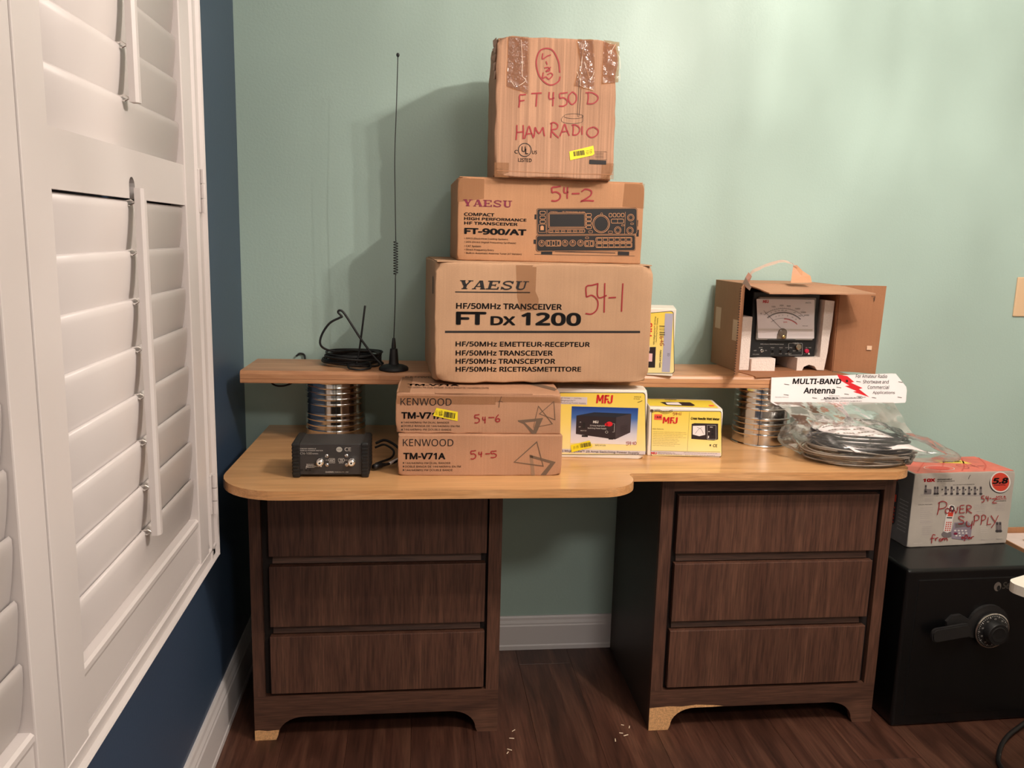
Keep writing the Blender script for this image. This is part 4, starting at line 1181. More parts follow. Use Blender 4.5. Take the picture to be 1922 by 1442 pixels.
A.text('approval_mark', M_INK, 'CE', 1685, 752, 1730, 784, bold=0.02, lift=4); A.poly('approval_mark', M_INKF, [(1645, 756), (1665, 756), (1655, 782)], 4)
A.rect('orange_sticker', mat('orange_sticker_paper', (240, 92, 70), rough=0.5), 1036, 430, 1122, 492, 4)
A.text('orange_sticker>sticker_lettering', M_MAR, '> 26.00', 1042, 448, 1112, 472, bold=0.03, lift=5)
A.write('handwriting', M_RED, [('5', 1242, 405, 1268, 438), ('4', 1272, 405, 1292, 438), ('-', 1293, 418, 1306, 424), ('1', 1308, 408, 1320, 438), ('1', 1325, 405, 1338, 440)], 0.0010, lift=6)
for dy in (0, 10, 22): A.stroke('pen_scribble', M_INKF, [(1010, 388+dy), (1080, 376+dy), (1150, 402+dy), (1240, 378+dy)], 0.0008, lift=4)
A.rect('pen_scribble', M_INKF, 990, 376, 1020, 404, 4)
A.done()
A = Art(t, [(985, 355), (1800, 375), (1640, 275), (1000, 262)], W5, D5, lambda u, v, e: (u, v, H5+e))
A.poly('top_panel', M_YEL2, [(1000, 338), (1740, 358), (1625, 282), (1004, 270)], 1)
A.poly('top_picture', M_PIC, [(1130, 302), (1200, 298), (1430, 302), (1480, 330), (1455, 340), (1180, 332)], 2)
A.poly('top_picture>top_dial', M_PAPER, [(1180, 306), (1310, 304), (1340, 330), (1190, 326)], 3)
A.text('top_lettering', M_INK, 'Cross Needle Watt Meter', 1190, 272, 1300, 284, lift=2); A.rect('top_sticker', mat('orange_sticker_paper', (240, 92, 70)), 1615, 326, 1690, 342, 2)
A.done()

# box standing on its end on the shelf behind the big carton
W6, D6, H6 = 0.0900, 0.12, 0.1690
t = closed_box('power_supply_box', 'white yellow box on its end on the shelf, half behind the big carton', 'box', (1.0165, -0.258, ZT+0.0004), math.radians(-14), W6, D6, H6, M_CARDW, r=0.0018, wob=0.0005, seed=16)
C6 = [(0, 1288), (600, 1308), (675, 180), (85, 105)]
A = Art(t, C6, W6, H6, front)
rr(A, 'printed_border', M_INK, 60, 205, 634, 1262, 45, 1); rr(A, 'yellow_panel', M_YEL, 66, 214, 626, 1254, 42, 2)
A.rect('grey_band', mat('lavender_band', (178, 176, 196), rough=0.4), 500, 236, 560, 1240, 3)
A.text('brand_lettering', M_REDP, 'MFJ', 186, 375, 285, 612, bold=0.05, rot=-90, lift=4)
A.text('product_lettering', M_INK, 'MFJ MightyLite\u2122 30 Amp', 312, 275, 345, 755, rot=-90, lift=4); A.text('product_lettering', M_INK, 'Switching Power Supply', 352, 300, 378, 720, rot=-90, lift=4)
A.text('model_lettering', M_INK, 'MFJ-4230MV', 398, 850, 432, 1155, rot=-90, bold=0.01, lift=4)
bm_y = 398
k = 0; yy = 398
rb = random.Random(3)
while yy < 605:
    h_ = rb.choice((6, 9, 14, 20)); A.rect('barcode', M_INK, 405, yy, 492, min(yy+h_, 606), 4); yy += h_+rb.choice((6, 9, 12))
for ch, y0 in (('5', 735), ('4', 690), ('-', 665), ('9', 615)):
    for s in HW[ch]:
        A.stroke('handwriting', M_RED, [(474-62*yv, y0+48*(1-xv)) for xv, yv in s], 0.0011, lift=5)
A.poly('pictured_supply', M_PIC, [(192, 800), (342, 800), (322, 1160), (180, 1160)], 3)
A.rect('pictured_supply>pictured_meter', mat('picture_pink', (238, 196, 196)), 212, 908, 276, 1055, 4)
A.text('approval_mark', M_INK, 'CE', 528, 912, 560, 962, rot=-90, lift=4)
A.rect('white_tag', M_CARDW, 190, 768, 236, 865, 4)
A.done()

# ------------------------------------------------------------------ dark power meter on the desktop
t = thing('power_meter', 'charcoal power meter with two silver sockets on the left of the desktop', 'meter', (0.1996, -0.5171, HD), math.radians(-0.7))
WM, DM, HM = 0.1632, 0.1017, 0.078
box('case', 0.012, WM-0.012, 0.004, DM-0.004, 0.006, HM-0.003, M_CHAR, t, 0.0015)
for sx in (0, 1):
    bm = bmesh.new()
    x0 = 0 if sx == 0 else WM-0.0165
    bx(bm, x0, x0+0.0165, 0, DM, 0.0, HM, 0.004, 3)
    for k in range(9):
        z = 0.007+k*0.0078
        bx(bm, x0+0.0015, x0+0.015, -0.0012, 0.002, z, z+0.0052, 0.0005, 1)
        xa = x0-0.001 if sx == 0 else x0+0.0155
        bx(bm, xa, xa+0.002, 0.004, DM-0.004, z, z+0.0052, 0.0005, 1)
    from_bm('bumper', bm, M_BLK, t)
    box('foot', x0+0.001, x0+0.0155, 0.004, 0.02, -0.0001, 0.004, M_BLK2, t, 0.001)
A = Art(t, [(765, 740), (1345, 735), (1350, 450), (768, 447)], WM-0.034, HM-0.016, lambda u, v, e: (u+0.017, 0.004-e, v+0.007))
A.text('white_lettering', M_LTXT, 'CROSS NEEDLE', 768, 462, 922, 475); A.text('white_lettering', M_LTXT, 'SWR & POWER METER', 768, 482, 988, 496)
A.text('white_lettering', M_LTXT, 'CN-100', 768, 507, 880, 530, bold=0.01); A.text('white_lettering', M_LTXT, 'SERIES', 886, 515, 942, 527)
A.text('white_lettering', M_LTXT, 'DAIWA', 1008, 704, 1088, 721, bold=0.03); A.text('white_lettering', M_LTXT, 'Industry Co., Ltd.', 1095, 706, 1228, 720)
A.disc('badge', mat('pale_badge', (180, 178, 170), rough=0.3), 1145, 478, 29, 27, 20); A.text('badge>badge_lettering', M_INK, 'RoHS', 1126, 470, 1164, 484, lift=4)
A.text('white_lettering', M_LTXT, 'CE', 1196, 457, 1256, 496, bold=0.02)
A.frame('white_lettering', M_LTXT, 1045, 572, 1100, 604, 0.0005, 6); A.text('white_lettering', M_LTXT, 'ANT', 1052, 578, 1094, 600)
A.frame('white_lettering', M_LTXT, 1134, 572, 1190, 604, 0.0005, 6); A.text('white_lettering', M_LTXT, 'TR', 1146, 578, 1178, 600)
A.text('white_lettering', M_LTXT, 'OUTPUT', 1044, 610, 1104, 622); A.text('white_lettering', M_LTXT, 'INPUT', 1138, 610, 1184, 622)
A.stroke('white_lettering', M_LTXT, [(1012, 588), (1044, 588)], 0.0005, False); A.stroke('white_lettering', M_LTXT, [(1190, 588), (1222, 588)], 0.0005, False)
A.frame('white_lettering', M_LTXT, 826, 644, 902, 664, 0.0006, 4); A.text('white_lettering', M_LTXT, 'DC 11-15V', 832, 648, 896, 661); A.text('white_lettering', M_LTXT, 'METER LIGHT', 826, 628, 898, 638)
A.stroke('white_lettering', M_LTXT, [(822, 690), (822, 655), (828, 652)], 0.0006, False); [A.ring('white_lettering', M_LTXT, cx, 654, 6, 5, 0.0005, 10) for cx in (915, 940)]; A.disc('white_lettering', M_LTXT, 966, 654, 8, 7, 10); A.stroke('white_lettering', M_LTXT, [(921, 654), (960, 654)], 0.0004, False)
for cx in (778, 822, 858): A.disc('light_sockets', M_BLK, cx, 692, 13, 12, 14, 3)
A.ring('light_sockets', mat('dull_metal', (120, 118, 112), rough=0.3, metal=1), 822, 692, 9, 8, 0.0008, 12, 4)
for name_, cx in (('socket', 963), ('socket', 1262)):
    u, v = A.uv(cx, 600); X_, Z_ = u+0.017, v+0.007
    s_ = lathe(name_, [(0.0085, 0.004), (0.0085, 0.001), (0.0078, 0.0), (0.0078, -0.003), (0.0066, -0.0035)] + [(0.0066+(0.0005 if k % 2 else 0), -0.0035-k*0.0012) for k in range(8)] + [(0.0052, -0.0135), (0.0052, -0.0128)], M_CHR, t, 28, 'Y', (X_, 0, Z_))
    lathe('socket_insulator', [(0.0048, -0.0132), (0.0048, -0.0137)], mat('cream_insulator', (240, 235, 225)), s_, 20, 'Y', (X_, 0, Z_))
    lathe('socket_hole', [(0.0022, -0.0137), (0.0022, -0.0141)], M_BLK, s_, 12, 'Y', (X_, 0, Z_))
for cx, cy in ((1023, 545), (1023, 640), (1212, 543), (1212, 638)):
    u, v = A.uv(cx, cy)
    lathe('screw', [(0.0036, 0.004), (0.0036, 0.0028), (0.0024, 0.0018)], M_CHR, t, 16, 'Y', (u+0.017, 0, v+0.007))
A.done()
# black cable lead looped beside the meter
cl = thing('cable_lead', 'short black cable lead looped beside the dark meter', 'cable', (0.33, -0.40, HD))
tube('cable', catmull([(0.038, 0.07, 0.030), (0.06, 0.068, 0.038), (0.085, 0.05, 0.030), (0.100, 0.02, 0.020), (0.092, -0.02, 0.012), (0.07, -0.045, 0.010), (0.048, -0.062, 0.010)], 8), 0.0032, M_BLK2, cl, 8)
tube('cable', catmull([(0.038, 0.045, 0.026), (0.06, 0.04, 0.034), (0.082, 0.015, 0.026), (0.078, -0.01, 0.016), (0.055, -0.04, 0.014), (0.045, -0.055, 0.014)], 8), 0.0026, M_BLK2, cl, 8)
tube('plug', [(0.066, -0.046, 0.010), (0.056, -0.054, 0.010), (0.046, -0.062, 0.010), (0.040, -0.068, 0.010)], [0.0035, 0.006, 0.007, 0.006], M_BLK, cl, 12)
tube('cable_label', catmull([(0.094, -0.012, 0.0125), (0.082, -0.032, 0.0115), (0.074, -0.041, 0.0105)], 4), 0.0040, M_PAPER, cl, 8)

# ------------------------------------------------------------------ whip antenna with magnetic base and its cable coil
AX, AY = 0.4075, -0.215
t = thing('whip_antenna', 'tall thin black whip antenna standing on a round base on the shelf', 'antenna', (AX, AY, ZT))
lathe('magnetic_base', [(0.034, 0.0), (0.0365, 0.002), (0.0365, 0.006), (0.034, 0.0095), (0.026, 0.013), (0.013, 0.0155), (0.0125, 0.018)], M_BLK2, t, 40)
lathe('antenna_post', [(0.0122, 0.0155), (0.0112, 0.03), (0.0098, 0.048), (0.0092, 0.054), (0.0058, 0.0555), (0.0052, 0.066), (0.0036, 0.079), (0.0030, 0.081)], M_BLK, t, 24)
s0 = 0.079
def ang_tube(pts): return catmull(pts, 8)
tube('lower_whip', ang_tube([(0, 0, s0), (0.003, 0, 0.16), (0.004, 0, 0.236)]), 0.0013, M_BLK, t, 6)
pts = []
for k in range(0, 13*16+1):
    a = 2*PI*k/16; pts.append((0.0045+0.0052*math.cos(a)*min(1, k/8, (13*16-k)/8+0.05), 0.0052*math.sin(a), 0.236+0.083*k/(13*16)))
tube('loading_coil', pts, 0.0011, M_BLK, t, 5)
tube('upper_whip', ang_tube([(0.0045, 0, 0.319), (0.003, 0, 0.42), (0.002, 0, 0.52), (0.006, 0, 0.64), (0.009, 0, 0.748)]), 0.0012, M_BLK, t, 6)
lathe('tip_ball', [(0.0005, 0.744), (0.0030, 0.7455), (0.0040, 0.749), (0.0030, 0.7525), (0.0005, 0.754)], M_BLK, t, 12, loc=(0.009, 0, 0))
cc = thing('cable_coil', 'black antenna cable coiled on the shelf left of the whip antenna', 'cable', (0.300, -0.125, ZT))
rc = random.Random(8)
pts = []
for lp in range(9):
    ph = rc.uniform(-0.2, 0.2); rx_ = 0.068+rc.uniform(-0.008, 0.008); ry_ = 0.066+rc.uniform(-0.008, 0.006)
    ox, oy = rc.uniform(-0.004, 0.004), rc.uniform(-0.004, 0.004); tl = rc.uniform(-0.003, 0.003)
    for k in range(12):
        a = 2*PI*k/12
        pts.append((ox+rx_*math.cos(a), oy+ry_*math.sin(a), 0.0045+lp*0.0031+1.5*tl*math.cos(a+ph)+0.0015*(1+math.sin(a*2+lp))))
# leaves the coil, rises to a kinked loop and comes down to the antenna base
pts += [(0.05, 0.03, 0.030), (0.0, 0.01, 0.034), (-0.045, -0.045, 0.040), (-0.072, -0.065, 0.055), (-0.072, -0.065, 0.080), (-0.052, -0.065, 0.112), (-0.026, -0.065, 0.127), (-0.021, -0.065, 0.130), (-0.030, -0.065, 0.140), (-0.026, -0.065, 0.145), (-0.014, -0.065, 0.136), (0.024, -0.07, 0.077), (0.055, -0.078, 0.036), (0.078, -0.085, 0.012)]
tube('cable', catmull(pts, 5), 0.0028, M_BLK2, cc, 7)
tube('cable_tie_tail', catmull([(0.036, -0.065, 0.158), (0.030, -0.065, 0.112), (0.023, -0.066, 0.058), (0.018, -0.066, 0.028), (0.014, -0.07, 0.012)], 8), 0.0025, M_BLK2, cc, 7)
tube('cable_ring', catmull([(0.022+0.028*math.cos(2*PI*k/12), -0.075+0.045*math.sin(2*PI*k/12), 0.005+0.006*(math.sin(2*PI*k/12) > 0)) for k in range(12)], 5, True), 0.0026, M_BLK2, cc, 7, True)
# the cable sagging below the shelf near the wall
tag(tube('hanging_cable', catmull([(0.055, -0.012, 0.862), (0.066, -0.03, 0.832), (0.082, -0.055, 0.806), (0.106, -0.06, 0.799), (0.135, -0.05, 0.807), (0.16, -0.03, 0.835), (0.163, -0.008, 0.872), (0.150, -0.006, 0.879), (0.140, -0.008, 0.872)], 8), 0.0025, M_BLK2, None, 7),
    'black cable sagging below the left end of the shelf board', 'cable')

# ------------------------------------------------------------------ open carton with the large meter
CX, CY, CWd, CDp, CHt = 1.300, -0.212, 0.268, 0.188, 0.232
t = thing('open_carton', 'opened brown cardboard carton with spread flaps on the shelf end', 'carton', (CX, CY, ZT+0.0006), math.radians(2.0))
TH = 0.0035
box('left_panel', 0, TH, 0, CDp, 0, CHt, M_CB5, t, 0.0008)
box('right_panel', CWd-TH, CWd, 0, CDp, 0, CHt, M_CB6, t, 0.0008)
box('back_panel', TH, CWd-TH, CDp-TH, CDp, 0, CHt, M_CB6, t)
box('bottom_panel', TH, CWd-TH, 0, CDp-TH, 0, TH, M_CB6, t)
box('top_panel', TH, CWd-TH, 0, CDp-TH, CHt-TH, CHt, M_CB4, t)  # paler board than the side, the lit top is put into its colour
def flap(name, P, m, th=0.003):
    """P = four corners; thickened along its normal"""
    P = [Vector(p) for p in P]
    nn = (P[1]-P[0]).cross(P[3]-P[0]).normalized()*th
    vs, fs = [], []
    N = 8
    for s_ in (0, 1):
        for i_ in range(N+1):
            for j in range(N+1):
                a, b = i_/N, j/N
                p = P[0]*(1-a)*(1-b)+P[1]*a*(1-b)+P[2]*a*b+P[3]*(1-a)*b
                p = p+nn*s_+Vector((0, 0, 1))*0.0015*noise.noise(p*30)
                vs.append(p)
    K_ = (N+1)**2
    for i_ in range(N):
        for j in range(N):
            q = i_*(N+1)+j
            fs.append((q, q+1, q+N+2, q+N+1)); fs.append((K_+q, K_+q+N+1, K_+q+N+2, K_+q+1))
    for k in range(N):
        for a, b in ((k, k+1), (N*(N+1)+k+1, N*(N+1)+k)): fs.append((a, K_+a, K_+b, b))
        for a, b in (((k+1)*(N+1), k*(N+1)), (k*(N+1)+N, (k+1)*(N+1)+N)): fs.append((a, K_+a, K_+b, b))
    bm = bmesh.new(); vv = [bm.verts.new(v) for v in vs]
    for f in fs: bm.faces.new([vv[i_] for i_ in f])
    bmesh.ops.recalc_face_normals(bm, faces=bm.faces)
    return from_bm(name, bm, m, t)
lf = flap('left_flap', [(0.0005, 0.0, 0.004), (0.0005, 0.0, CHt), (-0.052, -0.105, CHt-0.004), (-0.055, -0.105, 0.008)], M_CB6)
flap('right_flap', [(CWd-0.001, 0.0, 0.004), (CWd+0.103, -0.030, 0.002), (CWd+0.107, -0.034, CHt+0.002), (CWd-0.001, 0.0, CHt)], M_CB6)
flap('bottom_flap', [(0.006, 0.0, 0.001), (CWd+0.012, 0.0, 0.001), (CWd+0.030, -0.070, 0.0015), (0.020, -0.068, 0.0015)], M_CB6)
flap('top_flap', [(0.006, 0.002, CHt-0.001), (CWd+0.006, 0.002, CHt-0.001), (CWd+0.032, -0.112, CHt-0.014), (0.016, -0.118, CHt-0.016)], M_CB4)  # same paler board, light on the upper face painted in
# fluted raw edge of the left flap
bm = bmesh.new()
for k in range(34):
    z = 0.012+k*0.0064
    bx(bm, -0.0552, -0.0518, -0.1062, -0.1048, z, z+0.0034, 0, 1)
fl = from_bm('fluted_edge', bm, mat('flute_gap', (70, 48, 34), rough=0.9), lf); fl['kind'] = 'stuff'
box('paper_label', -0.0006, 0, 0.135, 0.172, 0.10, 0.158, mat('tan_label', (190, 160, 128), rough=0.4), t)
box('paper_label', -0.0006, 0, 0.015, 0.05, 0.08, 0.135, mat('tan_label', (190, 160, 128), rough=0.4), t)
A = Art(t, [(0, 0), (100, 0), (100, -100), (0, -100)], 0.1, 0.22, lambda u, v, e: (CWd+0.001+u*1.0, -0.003-u*0.30-e, v+0.004))
A.stroke('pen_mark', M_INK, [(70, -92), (79, -92), (78, -86), (76, -90)], 0.0014, False, lift=14)
A.rect('tape_scrap', mat('tape_scrap', (225, 190, 160), rough=0.3), 72, -33, 84, -28, 12)
A.done()
# torn loose tape strip standing up on the carton top, with a folded paper scrap
t2 = thing('torn_tape', 'torn strip of packing tape arching above the open carton', 'tape', (CX, CY, ZT))
ar = catmull([(-0.002, -0.015, 0.226), (0.010, -0.015, 0.258), (0.036, -0.012, 0.274), (0.075, -0.01, 0.288), (0.097, -0.01, 0.292), (0.118, -0.01, 0.287), (0.132, -0.01, 0.279)], 6)
vs, fs = [], []
for k, p in enumerate(ar):
    wv = 0.006+0.002*math.sin(k*0.9); vs += [(p.x-0.002*math.sin(k), p.y-wv, p.z-0.003), (p.x, p.y+wv, p.z+0.003)]
for k in range(len(ar)-1): fs.append((2*k, 2*k+2, 2*k+3, 2*k+1))
mk('tape_strip', vs, fs, mat('pinkish_tape', (214, 170, 150), rough=0.2, alpha=0.6), t2, True)
v = [(0.112, -0.03, 0.238), (0.166, -0.035, 0.240), (0.168, -0.02, 0.256), (0.150, -0.012, 0.268), (0.133, -0.01, 0.283), (0.124, -0.01, 0.281), (0.120, -0.015, 0.262), (0.145, -0.02, 0.255)]
mk('paper_scrap', v, [(0, 1, 7), (1, 2, 7), (2, 3, 7), (3, 4, 5, 7), (5, 6, 7), (6, 0, 7)], mat('tan_scrap', (196, 144, 106), rough=0.5), t2)
v = [(-0.012, -0.02, 0.232), (0.004, -0.025, 0.238), (0.012, -0.02, 0.252), (0.006, -0.01, 0.262), (-0.004, -0.018, 0.25), (-0.016, -0.09, 0.228), (-0.022, -0.095, 0.22)]
mk('twisted_tape', v, [(0, 1, 2), (2, 3, 4), (0, 2, 4), (0, 4, 5), (0, 5, 6)], mat('dark_tape_twist', (150, 104, 84), rough=0.3), t2)

# styrofoam packing blocks
fz = ZT+0.0006+TH
def foam(label, loc, shape, rz=2.0):
    bm = bmesh.new()
    for a in shape:
        if a[0] == 'b': bx(bm, *a[1:], 0.002, 2)
        else:
            prism(bm, a[1], 'Y', a[2], a[3]); bmesh.ops.recalc_face_normals(bm, faces=bm.faces)
            bmesh.ops.triangulate(bm, faces=[f for f in bm.faces if len(f.verts) > 4])
    o = from_bm('foam_block', bm, M_FOAM); o.location = loc; o.rotation_euler = (0, 0, math.radians(rz))
    return tag(o, label, 'foam', 'foam blocks around the large meter')
foam('white foam block standing left of the large meter in the open carton', (CX+0.008, CY+0.012, fz), [('b', 0, 0.028, 0, 0.12, 0, 0.142)])
foam('tall white foam block right of the large meter with arched foot', (CX+0.219, CY+0.018, fz), [('p', [(-0.05, 0), (-0.034, 0), (-0.030, 0.010), (-0.016, 0.016), (0.0, 0.012), (0.008, 0.002), (0.028, 0.001), (0.034, 0.05), (0.036, 0.09), (0.039, 0.12), (0.041, 0.186), (0.014, 0.188), (0.013, 0.036), (-0.05, 0.034)], 0, 0.12)])
foam('low white foam block under the left of the large meter', (CX+0.038, CY+0.004, fz), [('p', [(0, 0), (0.066, 0), (0.066, 0.033), (0.034, 0.033), (0, 0.031)], 0, 0.1)])

# the large cross meter
t = thing('panel_meter', 'large black meter with a white scale inside the open carton', 'meter', (CX+0.040, CY+0.028, fz+0.034), math.radians(2.0))
MW, MD, MH = 0.186, 0.11, 0.172
box('case', 0, MW, 0.003, MD, 0, MH, M_BLK, t, 0.002)
box('face_panel', 0.001, MW-0.001, 0.0, 0.003, 0.001, MH-0.001, mat('black_face', (28, 28, 30), rough=0.4), t, 0.0008)
# glass window module, proud of the panel
bm = bmesh.new(); bx(bm, 0.012, 0.172, -0.009, 0.0, 0.046, 0.160, 0.003, 2)
from_bm('window_bezel', bm, mat('clear_bezel', (150, 146, 140), rough=0.12), t)
CMT = [(568, 800), (1085, 800), (1115, 418), (612, 418)]
A = Art(t, CMT, 0.152, 0.106, lambda u, v, e: (u+0.016, -0.009-e, v+0.050))
rr(A, 'scale_plate', M_PAPER, 572, 424, 1108, 796, 8, 1)
A.rect('scale_plate>lower_band', mat('lower_band', (216, 206, 198), rough=0.2), 575, 702, 1090, 722, 2)
A.text('scale_plate>scale_brand', M_REDP, 'MFJ', 630, 434, 682, 462, bold=0.06, lift=3); A.text('scale_plate>scale_lettering', M_INK, 'WATTS', 1022, 447, 1075, 460, lift=3)
cx0, cy0 = 815, 750
def arcp(rx, ry, a0, a1, n=14): return [(cx0+rx*math.sin(math.radians(a0+(a1-a0)*k/n)), cy0-ry*math.cos(math.radians(a0+(a1-a0)*k/n))) for k in range(n+1)]
for rx, ry, m_, w in ((262, 240, M_INK, 0.0006), (225, 205, M_INK, 0.0013), (215, 198, M_INK, 0.0006), (175, 150, M_INK, 0.0006)):
    A.stroke('scale_plate>scale_arcs', m_, arcp(rx, ry, -42, 46), w, lift=3)
A.stroke('scale_plate>red_arc', M_REDP, arcp(168, 143, 2, 50), 0.0016, lift=3)
for k in range(23):
    a = -42+4*k
    p = arcp(262, 240, a, a, 1)[0]; q = arcp(272, 250, a, a, 1)[0]; A.stroke('scale_plate>scale_ticks', M_INK, [p, q], 0.0005, False, lift=3)
    p = arcp(215, 198, a, a, 1)[0]; q = arcp(228, 208, a, a, 1)[0]; A.stroke('scale_plate>scale_ticks', M_INK, [p, q], 0.0005, False, lift=3)
for s_, a in (('0', -45), ('100', -18), ('300', -3), ('500', 10), ('1000', 27), ('1500', 40), ('2000', 48)):
    p = arcp(292, 268, a, a, 1)[0]; A.text('scale_plate>scale_lettering', M_INK, s_, p[0]-6*len(s_), p[1]-8, p[0]+6*len(s_), p[1]+6, lift=3)
for s_, a in (('5', -28), ('10', -18), ('15', -10), ('20', -2), ('25', 6), ('50', 26), ('100', 40)):
    p = arcp(240, 216, a, a, 1)[0]; A.text('scale_plate>scale_lettering', M_INK, s_, p[0]-5*len(s_), p[1]-14, p[0]+5*len(s_), p[1]-3, lift=3)
for s_, a in (('1', -22), ('2', -12), ('3', -2), ('5', 12), ('10', 26), ('20', 38)):
    p = arcp(190, 170, a, a, 1)[0]; A.text('scale_plate>scale_lettering', M_INK, s_, p[0]-4*len(s_), p[1]-12, p[0]+4*len(s_), p[1]-2, lift=3)
A.text('scale_plate>swr_lettering', M_REDP, 'SWR', 812, 632, 850, 644, lift=3); A.text('scale_plate>scale_lettering', M_INK, 'MFJ-868', 995, 668, 1045, 678, lift=3)
A.stroke('needle', M_INK, [(632, 530), (790, 698)], 0.0007, False, lift=5)
A.done()
lathe('pivot_cover', [(0.012, -0.009), (0.012, -0.013), (0.009, -0.015)], mat('smoky_cover', (120, 108, 96), rough=0.15), t, 24, 'Y', (0.083, 0, 0.066))
box('pivot_block', 0.069, 0.095, -0.0125, -0.0092, 0.050, 0.064, mat('smoky_cover', (120, 108, 96)), t, 0.001)
lathe('zero_screw', [(0.0045, -0.012), (0.0045, -0.017), (0.003, -0.018)], mat('brass', (226, 196, 130), rough=0.2, metal=1), t, 16, 'Y', (0.085, 0, 0.056))
box('bezel_lip', 0.044, 0.122, -0.0115, -0.0085, 0.044, 0.0485, M_BLK, t, 0.001)
A = Art(t, [(510, 950), (1120, 955), (1130, 805), (528, 800)], MW-0.002, 0.042, lambda u, v, e: (u+0.001, -e, v+0.001))
A.text('panel_lettering', M_LTXT, 'MFJ Giant SWR/Wattmeter', 616, 826, 832, 840, bold=0.02)
for s_, x, y in (('PEAK', 618, 866), ('OFF', 565, 893), ('ON', 664, 892), ('MFJ-868', 570, 930), ('PEAK', 727, 866), ('AVG', 722, 925), ('300W', 804, 866), ('PWR', 798, 925), ('REF', 858, 866), ('FWD', 897, 866), ('20W', 854, 925), ('SET', 890, 925), ('SWR CAL', 943, 822), ('MIN', 928, 896), ('MAX', 978, 896), ('ON', 1042, 866), ('PWR', 1074, 866), ('OFF', 1035, 925)):
    A.text('panel_lettering', M_LTXT, s_, x-6*len(s_)*0.7, y-5, x+6*len(s_)*0.7, y+5, bold=0.01)
A.frame('panel_lettering', M_LTXT, 876, 824, 1004, 938, 0.0005, 8)
A.poly('panel_lettering', M_LTXT, [(1058, 932), (1075, 932), (1070, 916), (1062, 916)], 2)
for cx in (625, 725, 800, 875):
    u, v = A.uv(cx, 894)
    lathe('toggle_switch', [(0.0042, 0.0), (0.0042, -0.002), (0.0028, -0.0025), (0.0016, -0.006), (0.0020, -0.010)], M_CHR if cx == 625 else M_BLK, t, 14, 'Y', (u+0.001, 0, v+0.001))
u, v = A.uv(960, 856); lathe('calibration_knob', [(0.0078, 0.0), (0.0078, -0.008), (0.006, -0.0095)], mat('knob_metal', (190, 178, 160), rough=0.25, metal=1), t, 20, 'Y', (u+0.001, 0, v+0.001))
u, v = A.uv(1040, 896); lathe('power_button', [(0.0056, 0.0), (0.0056, -0.006), (0.0045, -0.0065)], mat('red_button', (200, 30, 70), rough=0.3), t, 20, 'Y', (u+0.001, 0, v+0.001))
A.done()

# ------------------------------------------------------------------ bagged wire antenna on the desktop
M_FILM = film('clear_bag_film', (254, 254, 253), 0.05, rough=0.12, bump=0.5, bscale=34)
t = thing('plastic_bag', 'clear crumpled plastic bag with a printed header card on the right', 'bag', (1.56, -0.37, HD))
def bag_pillow(nu=40, nv=20):
    # outline on the desktop as a closed ring: angle -> radius, stretched to a tip at the right
    vs, fs = [], []
    for j in range(nv+1):
        ph = PI*j/nv                 # 0 top .. pi bottom
        for i_ in range(nu):
            th = 2*PI*i_/nu
            rx = 0.185+0.10*max(0, math.cos(th))**6
            ry = 0.125
            s_ = math.sin(ph)**0.7 if math.sin(ph) > 0 else 0
            x = rx*math.cos(th)*s_; y = ry*math.sin(th)*s_
            z = 0.048+0.046*math.cos(ph)*(1-0.35*max(0, math.cos(th))*s_)
            z -= 0.018*max(0, math.cos(th))**2*s_+0.034*max(0, math.cos(th))**8*s_
            p = Vector((x, y, z))
            d = noise.noise(p*16)*0.016+noise.noise(p*38+Vector((3, 1, 2)))*0.008
            ridg = (1-abs(noise.noise(p*22+Vector((7, 7, 7)))))**3*0.010
            nrm = Vector((math.cos(th)*s_, math.sin(th)*s_, math.cos(ph))).normalized()
            p = p+nrm*(d+ridg-0.004)
            p.z = max(p.z, 0.0012+0.001*(1+math.cos(th*7)))
            vs.append(p)
    for j in range(nv):
        for i_ in range(nu):
            a = j*nu+i_; b = j*nu+(i_+1) % nu
            fs.append((a, a+nu, b+nu, b))
    return vs, fs
v, f = bag_pillow(64, 34)
o = mk('bag_film', v, f, M_FILM, t, True)
# neck of the bag rising to the header card
nk = []
nx, ny = 26, 14
for s_ in (0, 1):
    for j in range(ny+1):
        f_ = j/ny
        for i_ in range(nx+1):
            g = i_/nx
            xt = 1.365+g*(1.69-1.365); xb = 1.400+g*(1.70-1.400)
            x = xt*(1-f_)+xb*f_ + 0.02*math.sin(f_*PI)*(g < 0.5)
            yy = -0.300*(1-f_)+(-0.345+(-0.03 if s_ else 0.03))*f_
            z = 0.808*(1-f_)+(0.765-0.02*abs(g-0.45)*2)*f_
            if s_ == 0: z = 0.808*(1-f_)+0.758*f_
            p = Vector((x, yy, z))
            p.y += noise.noise(p*30+Vector((s_*5, 0, 0)))*0.014*math.sin(min(1, f_*1.2)*PI/2)
            p.z += noise.noise(p*18)*0.006*f_
            nk.append(p-Vector((1.56, -0.37, HD)))
fs = []
for s_ in (0, 1):
    o_ = s_*(nx+1)*(ny+1)
    for j in range(ny):
        for i_ in range(nx):
            q = o_+j*(nx+1)+i_; fs.append((q, q+1, q+nx+2, q+nx+1))
mk('bag_neck', nk, fs, M_FILM, t, True)
